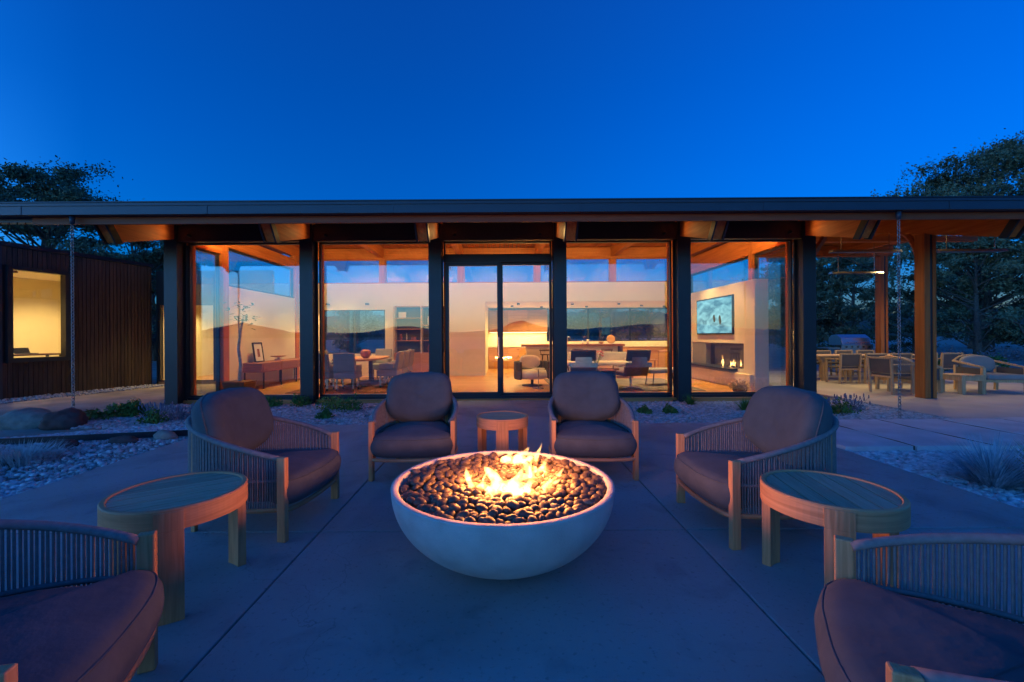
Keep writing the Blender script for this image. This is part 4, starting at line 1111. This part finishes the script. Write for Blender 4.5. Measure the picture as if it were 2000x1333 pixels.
obj('stem', fs, 'leaf_green', fv); obj('bloom', fh, 'pink', fv)
cd_ = thing('side_table', 'black cube side table between the leather chairs', 'side table', (2.66, 10.9, .042))
obj('body', MB().box(-.18, .18, -.18, .18, 0, .44), 'black', cd_, bevel=.01)
obj('tray', MB().box(-.19, .19, -.19, .19, .442, .455), 'walnut', cd_)

# fireplace block
FP = thing('fireplace_wall', 'cream plastered fireplace block with a long dark firebox', 'fireplace', (6.2, 12.3, .025))
W('plaster_body', MB().box(6.22, 6.36, 10.25, 14.35, .03, 2.70).box(6.03, 6.219, 10.25, 10.72, .03, 2.70).box(6.03, 6.219, 13.62, 14.35, .03, 2.70).box(6.03, 6.219, 10.72, 13.62, 1.15, 2.70).box(6.03, 6.219, 10.72, 13.62, .03, .50), 'cream_wall', FP)
W('firebox', MB().box(6.20, 6.217, 10.73, 13.61, .505, 1.145), 'black', FP)
W('side_panel', MB().box(6.04, 6.19, 12.75, 13.6, .51, 1.14), 'grey_panel', FP)
W('hearth_shelf', MB().box(5.80, 6.16, 11.0, 13.9, .452, .502), 'steel', FP, bevel=.004)
W('plinth', MB().box(5.94, 6.028, 10.3, 14.35, .03, .40), 'cream_wall', FP, bevel=.006)
W('firebox_glass', MB().box(6.05, 6.058, 10.75, 12.74, .51, 1.14), 'glass_side', FP)
fr2 = random.Random(12)
for k in range(7):
    a = 10.95 + fr2.random() * 1.1; m = MB().tube([(6.14, a, .51), (6.14 + fr2.uniform(-.02, .02), a + fr2.uniform(-.05, .05), .60), (6.14, a + fr2.uniform(-.05, .05), .66 + fr2.random() * .16)], [.012, .022, .002], 8)
    o = obj('hearth_flame', m, 'flame', smooth=True); tag(o, 'little flame burning in the dark firebox indoors', 'flame', 'flames in the indoor firebox')
for k in range(4): o = obj('log', MB().tube([(6.10, 10.95 + k * .33, .53), (6.17, 11.22 + k * .33, .535)], .024, 8), 'bark'); tag(o, 'short dark log lying in the indoor firebox', 'log', 'logs in the indoor firebox')
TV = thing('television', 'large flat screen on the fireplace wall showing a pale blue snow field', 'television', (6.02, 12.2, 1.38))
W('bezel', MB().box(5.985, 6.027, 11.15, 13.2, 1.38, 2.42), 'black', TV, bevel=.004)
scr = W('screen', MB().box(5.979, 5.984, 11.19, 13.16, 1.42, 2.38), 'tv_screen', TV)
for (yy, zz, h_) in ((11.78, 1.78, .26), (12.1, 1.83, .22)):
    W('dark_mark', MB().yzprism([(yy + .065 * math.cos(q) * (1 + .3 * math.sin(2 * q)), zz + h_ / 2 * math.sin(q)) for q in np.linspace(0, 6.283, 14, endpoint=False)], 5.9755, 5.9785), 'black', scr)
db = thing('dried_arrangement', 'pale ball of dried twigs and blooms on the floor by the glass', 'dried flowers', (5.5, 9.95, .025))
m = MB(); dr = random.Random(6)
for k in range(170):
    v = Vector((dr.gauss(0, 1), dr.gauss(0, 1), abs(dr.gauss(0, .8)))).normalized(); m.tube([v * .06 + Vector((0, 0, .08)), v * .2 * Vector((1.2, 1, 1)).length / 1.8 + Vector((0, 0, .10))], [.004, .002], 4, cap=False)
    e = v * dr.uniform(.13, .26) + Vector((0, 0, .09)); m.lathe([(.001, -.012), (.016, 0), (.001, .014)], 5, e)
tag(obj('twigs', m, 'dried', db), kind='stuff'); obj('basket', MB().lathe([(.12, 0), (.16, .08), (.14, .08), (.10, .02)], 18), 'planter', db)

# main room light: spotlights fixed under the rafters
for i, (x_, y_, p_) in enumerate(((-5.5, 11.6, 60), (-4.0, 12.3, 70), (-2.4, 12.8, 50), (-.2, 12.6, 60), (1.23, 11.8, 55), (2.6, 12.6, 60), (3.83, 11.6, 55), (5.1, 12.4, 95), (5.1, 11.2, 60), (-5.4, 13.6, 45), (-1.2, 11.0, 40))):
    xr = x_
    downlight((xr, y_, ceil_z(y_) - .06), 'black spotlight under the wooden ceiling of the main room', p_ * 1.9, 72, 'spotlights under the main ceiling')

# added linear uplights, unseen above the glass, to brighten the wooden ceiling
def linear_light(name, label, x0, x1, y, z, tilt, power, group, w_=.05):
    t = thing(name, label, 'light', ((x0 + x1) / 2, y, z), 0, group); L2 = (x1 - x0) / 2
    Mx_ = Matrix.Rotation(tilt, 4, 'X')
    obj('housing', MB().mbox(Mx_ @ Matrix.Translation((0, 0, -.012)), 2 * L2, w_ + .02, .02), 'black', t)
    obj('diffuser', MB().mbox(Mx_ @ Matrix.Translation((0, 0, .003)), 2 * L2 - .02, w_, .006), 'led', t)
    L = lamp('AREA', (0, 0, 0), power, WARM, t, rot=(tilt + math.pi, 0, 0)); L.data.shape = 'RECTANGLE'; L.data.size = 2 * L2; L.data.size_y = w_
    L.location = Mx_ @ Vector((0, 0, .02))
for i in range(5):
    linear_light('added_uplight', 'slim added uplight hidden above the glass wall', CX[i] + .3, CX[i + 1] - .3, 9.72, 3.56, R(-35), 25, 'added uplights above the glass wall')
    W('added_light_bracket', MB().box(CX[i] + .35, CX[i] + .38, 9.501, 9.72, 3.50, 3.53).box(CX[i + 1] - .38, CX[i + 1] - .35, 9.501, 9.72, 3.50, 3.53), 'black', HOUSE)  # brackets made up to carry the added uplights
for i, x in enumerate(CX):  # added spots with no known source, brightening the rafter tails
    sg = 1 if x < 0 else -1
    t = thing('added_eave_spot', 'tiny added spotlight under the header to brighten the rafter tails', 'spotlight', (x + sg * .42, 8.93, 3.50), 0, 'added spotlights for the rafter tails')
    obj('housing', MB().tube([(0, .06, 0), (0, -.05, .012)], .03, 12), 'black', t); obj('arm', MB().box(-.008, .008, .05, .09, -.008, .008), 'black', t)
    v = Vector((-sg * .42, -.75, -.02)); q = v.to_track_quat('-Z', 'Y').to_euler()
    lamp('SPOT', (x + sg * .42, 8.86, 3.515), .95, (1.0, .55, .18), t, size=.10, rot=q, spot=125)

# ------------------------------------------------------------------ pavilion terrace
def tdchair():
    t = thing('terrace_dining_chair', '-', 'chair')
    obj('seat', MB().box(-.25, .25, -.24, .24, .42, .47), 'dark_fabric', t, bevel=.015)
    for a in (-.27, .27):
        obj('leg', MB().box(a - .02, a + .02, -.26, -.21, 0, .66), 'patio_teak', t); obj('leg', MB().beam((a, .24, 0), (a, .29, .84), .04, .045, up=Vector((0, 1, 0))), 'patio_teak', t)
        obj('arm', MB().box(a - .025, a + .025, -.27, .26, .662, .69), 'patio_teak', t)
    obj('top_rail', MB().box(-.25, .25, .27, .305, .80, .84), 'patio_teak', t, bevel=.004)
    obj('seat_rail', MB().box(-.25, .25, .225, .26, .38, .42), 'patio_teak', t)
    obj('woven_back', MB().add([(-.245, .24, .48), (.245, .24, .48), (.245, .265, .48), (-.245, .265, .48), (-.245, .275, .80), (.245, .275, .80), (.245, .30, .80), (-.245, .30, .80)], [(0, 3, 2, 1), (4, 5, 6, 7), (0, 1, 5, 4), (1, 2, 6, 5), (2, 3, 7, 6), (3, 0, 4, 7)]), 'dark_fabric', t)
    return t
TD = tdchair()
names = ['first', 'second', 'third', 'fourth', 'fifth']
for i in range(5):
    lab = 'teak framed dining chair, %s from the house in the near row of the terrace table' % names[i]
    loc = (9.62 + i * .70, 12.15, -.004); a = math.pi
    if i == 0: TD.location = loc; TD.rotation_euler = (0, 0, a); TD['label'] = lab; TD['group'] = 'terrace dining chairs'
    else: dup(TD, loc, a, lab, 'terrace dining chairs')
for i in range(4): dup(TD, (9.95 + i * .72, 14.05, -.004), 0, 'teak framed dining chair, %s from the house in the far row of the terrace table' % names[i], 'terrace dining chairs')
dup(TD, (9.0, 9.95, -.004), R(95), 'teak framed chair standing right behind the double timber post', 'terrace dining chairs')
tt = thing('terrace_table', 'long teak dining table under the pavilion roof', 'dining table', (11.0, 13.1, -.004))
for k in range(5): obj('plank', MB().box(-1.75, 1.75, -.5 + k * .2 + .003, -.303 + k * .2, .71, .745), 'patio_teak', tt, bevel=.003)
obj('apron', MB().box(-1.6, 1.6, -.42, .42, .62, .708), 'patio_teak', tt)
for a in (-1.5, 1.5):
    for b in (-.36, .36): obj('leg', MB().box(a - .045, a + .045, b - .045, b + .045, 0, .62), 'patio_teak', tt)
gl_ = thing('grill', 'stainless steel gas grill behind the terrace dining table', 'grill', (12.5, 15.45, -.004))
obj('cabinet', MB().box(-.55, .55, -.3, .3, .06, .86), 'stainless', gl_, bevel=.01)
obj('control_panel', MB().box(-.55, .55, -.34, -.302, .86, .98), 'stainless', gl_)
for k in range(5): obj('knob', MB().tube([(-.4 + k * .2, -.375, .92), (-.4 + k * .2, -.341, .92)], .025, 12), 'black', gl_)
hd = obj('hood', MB().yzprism([(-.32, .985), (.32, .985), (.32, 1.2), (.2, 1.34), (-.05, 1.36), (-.24, 1.24)], -.52, .52), 'stainless', gl_, bevel=.01)
obj('handle', MB().tube([(-.4, -.36, 1.08), (.4, -.36, 1.08)], .015, 8), 'chrome', hd)
obj('side_shelf', MB().box(-.95, -.56, -.28, .28, .86, .90), 'stainless', gl_); obj('side_shelf', MB().box(.56, .95, -.28, .28, .86, .90), 'stainless', gl_)
for a in (-.48, .48):
    for b in (-.24, .24): obj('caster', MB().tube([(a - .02, b, .03), (a + .02, b, .03)], .03, 10), 'black', gl_)
def parm():
    t = thing('terrace_armchair', '-', 'armchair')
    for a in (-.43, .43):
        obj('leg', MB().box(a - .03, a + .03, -.40, -.33, 0, .58), 'patio_teak', t, bevel=.004); obj('leg', MB().box(a - .03, a + .03, .30, .36, 0, .60), 'patio_teak', t, bevel=.004)
        obj('arm', MB().beam((a, -.36, .59), (a, .40, .70), .06, .035), 'patio_teak', t)
        obj('woven_side', MB().box(a - .012, a + .012, -.32, .30, .30, .56), 'dark_fabric', t)
    obj('back_rail', MB().tube([(-.43, .40, .70), (-.25, .46, .80), (0, .48, .84), (.25, .46, .80), (.43, .40, .70)], .022, 8), 'patio_teak', t, smooth=True)
    obj('seat_frame', MB().box(-.40, .40, -.36, .32, .24, .30), 'patio_teak', t)
    obj('seat_cushion', MB().box(-.39, .39, -.42, .30, .302, .43), 'grey_fabric', t, bevel=.04)
    b_ = obj('back_cushion', pillow(.74, .44, .16, bend=.03), 'grey_fabric', t, smooth=True); b_.location = (0, .32, .62); b_.rotation_euler = (R(-14), 0, 0)
    return t
PA = parm(); PA.location = (11.55, 10.2, -.004); PA.rotation_euler = (0, 0, R(-8)); PA['label'] = 'teak armchair with grey cushions facing the camera on the terrace'; PA['group'] = 'terrace armchairs'
dup(PA, (9.75, 10.35, -.004), R(100), 'teak armchair with grey cushions seen side on beside the double timber post', 'terrace armchairs')
lt = thing('low_table', 'square low teak table between the terrace armchairs', 'low table', (10.62, 9.95, -.004))
for k in range(4): obj('plank', MB().box(-.28 + k * .14 + .002, -.142 + k * .14, -.28, .28, .40, .43), 'patio_teak', lt, bevel=.003)
obj('apron', MB().box(-.27, .27, -.27, .27, .30, .398), 'patio_teak', lt)
for a in (-.23, .23):
    for b in (-.23, .23): obj('leg', MB().box(a - .045, a + .045, b - .045, b + .045, 0, .30), 'patio_teak', lt)
for (x0_, x1_, y_, z_, lab) in ((8.05, 9.72, 10.5, 3.36, 'long slim radiant heater hung nearest the steel corner column'), (9.95, 11.5, 13.0, 3.19, 'long slim radiant heater hung over the terrace dining table'), (10.62, 12.3, 10.5, 3.36, 'long slim radiant heater hung over the terrace armchairs')):
    h = thing('radiant_heater', lab, 'heater', ((x0_ + x1_) / 2, y_, z_), 0, 'heaters under the pavilion roof')
    L2 = (x1_ - x0_) / 2
    obj('housing', MB().yzprism([(-.09, 0), (.09, 0), (.06, .06), (-.06, .06)], -L2, L2), 'stainless', h)
    for q in (-.7, .7):
        top_z = ceil_z(y_) - z_ + .01
        obj('hanger', MB().tube([(q * L2, 0, .06), (q * L2, 0, top_z)], .010, 6), 'chrome', h)
for (x_, y_) in ((7.8, 10.8), (9.6, 12.6), (11.0, 13.3), (10.6, 10.6), (12.6, 12.4), (8.2, 13.0)):
    downlight((x_, y_, ceil_z(y_) - .06), 'small downlight under the wooden pavilion ceiling', 34, 118, 'downlights under the pavilion ceiling')

# ------------------------------------------------------------------ trees
def tree_mesh(seed, H, CR, nclump, leaves, leaf, trunk_r, base=.25, lean=.0, open_=.5):
    r = random.Random(seed); tr = MB(); L = []
    tp = [Vector((lean * H * t * t + .15 * math.sin(t * 4 + seed) * H * .06, .1 * math.sin(t * 5 + seed * 2) * H * .05, H * .82 * t)) for t in np.linspace(0, 1, 9)]
    tr.tube([p - Vector((0, 0, .3 if i == 0 else 0)) for i, p in enumerate(tp)], [trunk_r * (1 - .9 * i / 8) * (1.35 if i == 0 else 1) + .015 for i in range(9)], 9)
    gen = np.random.default_rng(seed)
    for k in range(nclump):
        t = base + (1 - base) * ((k + r.random()) / nclump) ** .9
        env = math.sin(math.pi * min(1, (t - base) / (1 - base) * .80 + .18)) ** .7
        rad = CR * env * (.35 + .75 * r.random() ** open_); a = r.uniform(0, 6.283)
        q = min(.999, max(0.05, t - .10)) * 8; i = min(7, int(q)); b0 = tp[i].lerp(tp[i + 1], q - i)
        c = Vector((b0.x + rad * math.cos(a), b0.y + rad * math.sin(a), H * (t * .93 + .04) + r.uniform(-.04, .04) * H))
        mid = b0.lerp(c, .55) + Vector((r.uniform(-.1, .1), r.uniform(-.1, .1), -.05)) * rad * .5
        br_ = trunk_r * .32 * (1 - .6 * t)
        tr.tube([b0, mid, c], [br_ + .012, br_ * .6 + .008, .006], 5, cap=False)
        cr_ = CR * r.uniform(.16, .27)
        # sub clumps
        for s in range(6):
            sc_ = c + Vector((r.gauss(0, 1), r.gauss(0, 1), r.gauss(0, .32))) * cr_ * .62
            tr.tube([c, sc_], [.012, .004], 4, cap=False)
            n = int(leaves / nclump / 6 * r.uniform(.5, 1.5))
            P = gen.normal(0, 1, (n, 3)) * np.array([cr_ * .30, cr_ * .30, cr_ * .17]); P *= 1 + .5 * np.sin(P[:, :1] * 9 / cr_ + s)
            L.append(P + np.array(sc_))
    P = np.concatenate(L); n = len(P)
    d = gen.normal(0, 1, (n, 3)); d /= np.linalg.norm(d, axis=1)[:, None]
    e = np.cross(d, gen.normal(0, 1, (n, 3))); e /= np.linalg.norm(e, axis=1)[:, None]
    s = leaf * gen.uniform(.6, 1.3, (n, 1))
    V = np.stack([P - d * s, P + e * s * .45, P + d * s, P - e * s * .45], 1).reshape(-1, 3)
    F = np.arange(n * 4).reshape(-1, 4)
    return tr.mesh('trunk', True), npmesh('crown', V, F)
def tree(name, label, loc, ms, lm_, rz=0, scale=1, group='trees behind the house', bark='bark'):
    t = thing(name, label, 'tree', loc, rz, group); t.scale = (scale,) * 3
    link('trunk', ms[0], bark, t); tag(link('crown', ms[1], lm_, t), kind='stuff'); return t
TA = tree_mesh(31, 10.0, 3.9, 42, 42000, .08, .26, .22, .02, .6)
TB = tree_mesh(35, 15.0, 6.2, 56, 64000, .105, .42, .25, .01, .55)
TC = tree_mesh(33, 6.5, 3.0, 26, 18000, .10, .2, .08, .0, .6)
TD_ = tree_mesh(34, 8.0, 2.6, 26, 18000, .10, .2, .12, .03, .6)
tree('juniper_tree', 'tall juniper rising behind the dark timber wing', (-21.2, 20.0, -.1), TA, 'leaf_tree', 1.6, .97)
tree('juniper_tree', 'second juniper beside the tall one behind the timber wing', (-24.0, 22.5, -.1), TD_, 'leaf_tree', 2.0, 1.25)
tree('juniper_tree', 'slim juniper seen between the wing roof and the gutter', (-18.2, 21.5, -.1), TD_, 'leaf_tree_dark', 4.0, 1.0)
tree('juniper_tree', 'small rounded juniper beyond the glazed link', (-22.2, 27.5, -.1), TC, 'leaf_tree_dark', 1.0, 1.05)
tree('pine_tree', 'big spreading pine towering behind the terrace', (31.9, 28.5, -.2), TB, 'leaf_tree', 2.4, .82).scale = (.98, .98, .90)
tree('pine_tree', 'bushy tree right behind the gas grill', (19.6, 25.0, -.2), TC, 'leaf_tree_dark', 2.2, .98)
tree('pine_tree', 'low dark tree filling the gap between the two timber posts', (25.9, 27.0, -.2), TC, 'leaf_tree_dark', 3.3, .55)
tree('pine_tree', 'dense dark tree behind the terrace armchairs', (28.2, 25.5, -.2), TD_, 'leaf_tree_dark', 1.1, .95)
tree('pine_tree', 'dense dark tree under the big pine', (34.0, 27.0, -.2), TC, 'leaf_tree_dark', 5.1, 1.25)
tree('pine_tree', 'bushy tree seen past the heaters near the corner column', (16.2, 23.5, -.2), TD_, 'leaf_tree', 5.6, .85)
far_lab = ['far dark tree beyond the dining room window', 'far dark tree beyond the kitchen window', 'far dark tree beyond the kitchen island window', 'far dark tree beyond the breakfast table', 'far dark tree behind the terrace dining chairs', 'far dark tree at the forest edge past the grill', 'far dark tree at the forest edge under the big pine', 'far dark tree beyond the white half wall']
for i, (x_, y_, s_) in enumerate(((-14, 40, .8), (5, 42, .75), (9.5, 40, .85), (15, 44, .9), (27, 40, 1.15), (36, 44, 1.3), (46, 42, 1.4), (-26, 42, .85))):
    tree('pine_tree', far_lab[i], (x_, y_, -.3), (TC, TD_)[i % 2], 'leaf_tree_dark', i * 1.3, s_)
# a dead leaning branch under the pine
tag(obj('dead_branch', MB().tube([(24.6, 24.0, 3.6), (26.6, 23.6, 2.3), (28.0, 23.3, 1.9), (29.2, 23.5, -.1)], [.01, .03, .045, .07], 7), 'bark', smooth=True), 'pale dead branch leaning under the pine trees', 'branch')

# ------------------------------------------------------------------ small plants
def blades(n, rad, h, w, seed, droop=.35, upright=.5):
    r = random.Random(seed); m = MB()
    for k in range(n):
        a = r.uniform(0, 6.283); tilt = r.random() ** upright * 1.25; L_ = h * r.uniform(.7, 1.1); b = Vector((math.cos(a), math.sin(a), 0)) * rad * .22 * r.random()
        d = Vector((math.cos(a) * math.sin(tilt), math.sin(a) * math.sin(tilt), math.cos(tilt))); s = Vector((-math.sin(a), math.cos(a), 0)) * w
        p1 = b + d * L_ * .5; p2 = b + d * L_ + Vector((math.cos(a), math.sin(a), 0)) * L_ * .12 - Vector((0, 0, droop * L_ * math.sin(tilt) * .5))
        m.add([b - s, b + s, p1 + s * .8, p1 - s * .8, p2], [(0, 1, 2, 3), (3, 2, 4)])
    return m
def leafy(n, rx, rz, leaf, seed):
    g2 = np.random.default_rng(seed); P = g2.normal(0, 1, (n, 3)); P /= np.linalg.norm(P, axis=1)[:, None]; P *= g2.random((n, 1)) ** .4
    lump = 1 + .35 * np.sin(P[:, :1] * 5 + seed) * np.cos(P[:, 1:2] * 4)
    P = P * np.array([rx, rx, rz]) * lump; P[:, 2] = np.abs(P[:, 2]) + .02
    d = g2.normal(0, 1, (n, 3)); d /= np.linalg.norm(d, axis=1)[:, None]; e = np.cross(d, g2.normal(0, 1, (n, 3))); e /= np.linalg.norm(e, axis=1)[:, None]
    s = leaf * g2.uniform(.6, 1.3, (n, 1)); V = np.stack([P - d * s, P + e * s * .5, P + d * s, P - e * s * .5], 1).reshape(-1, 3)
    return npmesh('foliage', V, np.arange(n * 4).reshape(-1, 4))
def plant(name, label, loc, mesh_or_mb, m, cat='plant', stems=None, group=None):
    t = thing(name, label, cat, loc, 0, group)
    me = mesh_or_mb.mesh('foliage') if isinstance(mesh_or_mb, MB) else mesh_or_mb
    tag(link('foliage', me, m, t), kind='stuff')
    if stems: tag(obj('stems', stems[0], stems[1], t), kind='stuff')
    return t
plant('fescue_clump', 'spiky blue fescue clump beside the right patio edge', (4.50, 3.95, -.05), blades(480, .4, .50, .0062, 1, .15, .8), 'blade_blue', 'grass clump', (blades(60, .3, .2, .004, 2), 'twig'))
plant('grass_clump', 'bright green grass clump next to the blue fescue', (4.95, 3.85, -.05), blades(420, .3, .48, .006, 3, .3, .7), 'leaf_green', 'grass clump')
plant('grass_clump', 'low silver tufted grass in front of the steel edging', (-5.55, 4.95, -.05), blades(900, 1.6, .24, .004, 4, .3, .6), 'blade_silver', 'grass clump', (blades(120, 1.4, .12, .005, 5), 'twig'))
plant('grass_clump', 'second silver tuft beside the first in front of the edging', (-6.1, 4.85, -.05), blades(800, 1.5, .22, .004, 14, .3, .6), 'blade_silver', 'grass clump')
plant('bush', 'small bright green bush by the steel corner column', (-6.75, 7.75, -.04), leafy(1500, .30, .26, .032, 6), 'leaf_green')
plant('bush', 'dull trailing green plant behind the dark boulder', (-7.3, 7.6, -.04), leafy(500, .3, .12, .03, 7), 'leaf_green')
def lavender(lab, loc, n, s, seed):
    r = random.Random(seed); fl = MB()
    for k in range(n):
        a = r.uniform(0, 6.28); q = s * r.random() ** .6; b = Vector((q * math.cos(a), q * math.sin(a), 0)); h = s * r.uniform(.6, 1.1); e = b * 1.35 + Vector((0, 0, h))
        fl.tube([b * .5, e], .0025, 3, cap=False); fl.lathe([(.001, -.03), (.012, -.01), (.010, .03), (.001, .05)], 5, e)
    return plant('lavender', lab, loc, leafy(int(n * 9), s * .9, s * .6, .022, seed), 'leaf_lavender', 'lavender', (fl, 'flower_purple'))
lavender('purple flowering lavender between the green bush and the column', (-6.15, 7.6, -.04), 30, .24, 8)
lavender('lavender drift in front of the steel corner column', (-5.5, 7.35, -.04), 34, .25, 9)
lavender('lavender spilling by the terrace corner', (5.65, 7.75, -.04), 40, .27, 10)
lavender('lavender clump in the gravel near the right rain chain', (6.35, 7.85, -.04), 36, .25, 11)
for i, (x_, y_, r_, h_, m_, lab) in enumerate([(-5.75, 7.1, .2, .2, 'leaf_green', 'dark green tuft in front of the lavender drift'), (-4.1, 8.75, .2, .22, 'leaf_green', 'green tuft at the foot of the second steel column'), (-4.65, 8.7, .18, .2, 'leaf_green', 'dark tuft under the console window sill'),
        (-3.3, 8.35, .26, .26, 'leaf_yellow', 'yellow green plant under the dining window sill'), (-2.9, 8.2, .26, .24, 'leaf_green', 'bushy green plant beside the yellow green one'), (-3.05, 7.4, .14, .14, 'leaf_green', 'small dark seedling in the gravel before the dining window'),
        (2.55, 7.7, .12, .12, 'leaf_green', 'tiny dark seedling in the gravel nearest the walk'), (3.0, 7.7, .12, .13, 'leaf_green', 'tiny dark seedling in the gravel next to it, farther from the walk'), (3.75, 8.6, .14, .26, 'leaf_green', 'upright green tuft at the foot of a column'),
        (4.45, 7.9, .16, .3, 'leaf_green', 'upright green tuft before the fireplace window'), (5.35, 7.35, .26, .28, 'leaf_green', 'leafy dark green plant behind the side on chair'), (5.95, 7.6, .26, .22, 'leaf_green', 'leafy green plant at the lavender edge')]):
    if h_ > .25 and r_ < .2: me = blades(130, r_, h_, .006, 40 + i, .2, .9)
    else: me = leafy(420, r_, h_, .028, 40 + i)
    plant('tuft', lab, (x_, y_, -.04), me, m_)
for i, (x_, y_, s_, lab) in enumerate([(14.9, 16.2, .5, 'green shrub behind the double timber post'), (16.6, 16.6, .6, 'green shrub behind the terrace armchairs'), (18.3, 17.0, .55, 'green shrub at the far terrace corner'), (15.6, 17.6, .45, 'low green shrub past the terrace edge'), (19.8, 17.5, .6, 'green shrub beyond the last terrace armchair')]):
    plant('shrub', lab, (x_, y_, -.06), leafy(900, s_, s_ * .9, .05, 70 + i), 'leaf_green', 'shrub')
for i, (x_, y_, s_) in enumerate([(22, 21, 1.2), (26, 22, 1.3), (30, 21.5, 1.2), (19, 22, 1.1), (34, 23, 1.4), (15.5, 20.5, .9)]):
    plant('sagebrush', 'low grey green sagebrush in front of the dark trees', (x_, y_, -.06), leafy(1100, s_, s_ * .55, .06, 90 + i), 'leaf_lavender', 'shrub', group='sagebrush before the trees')
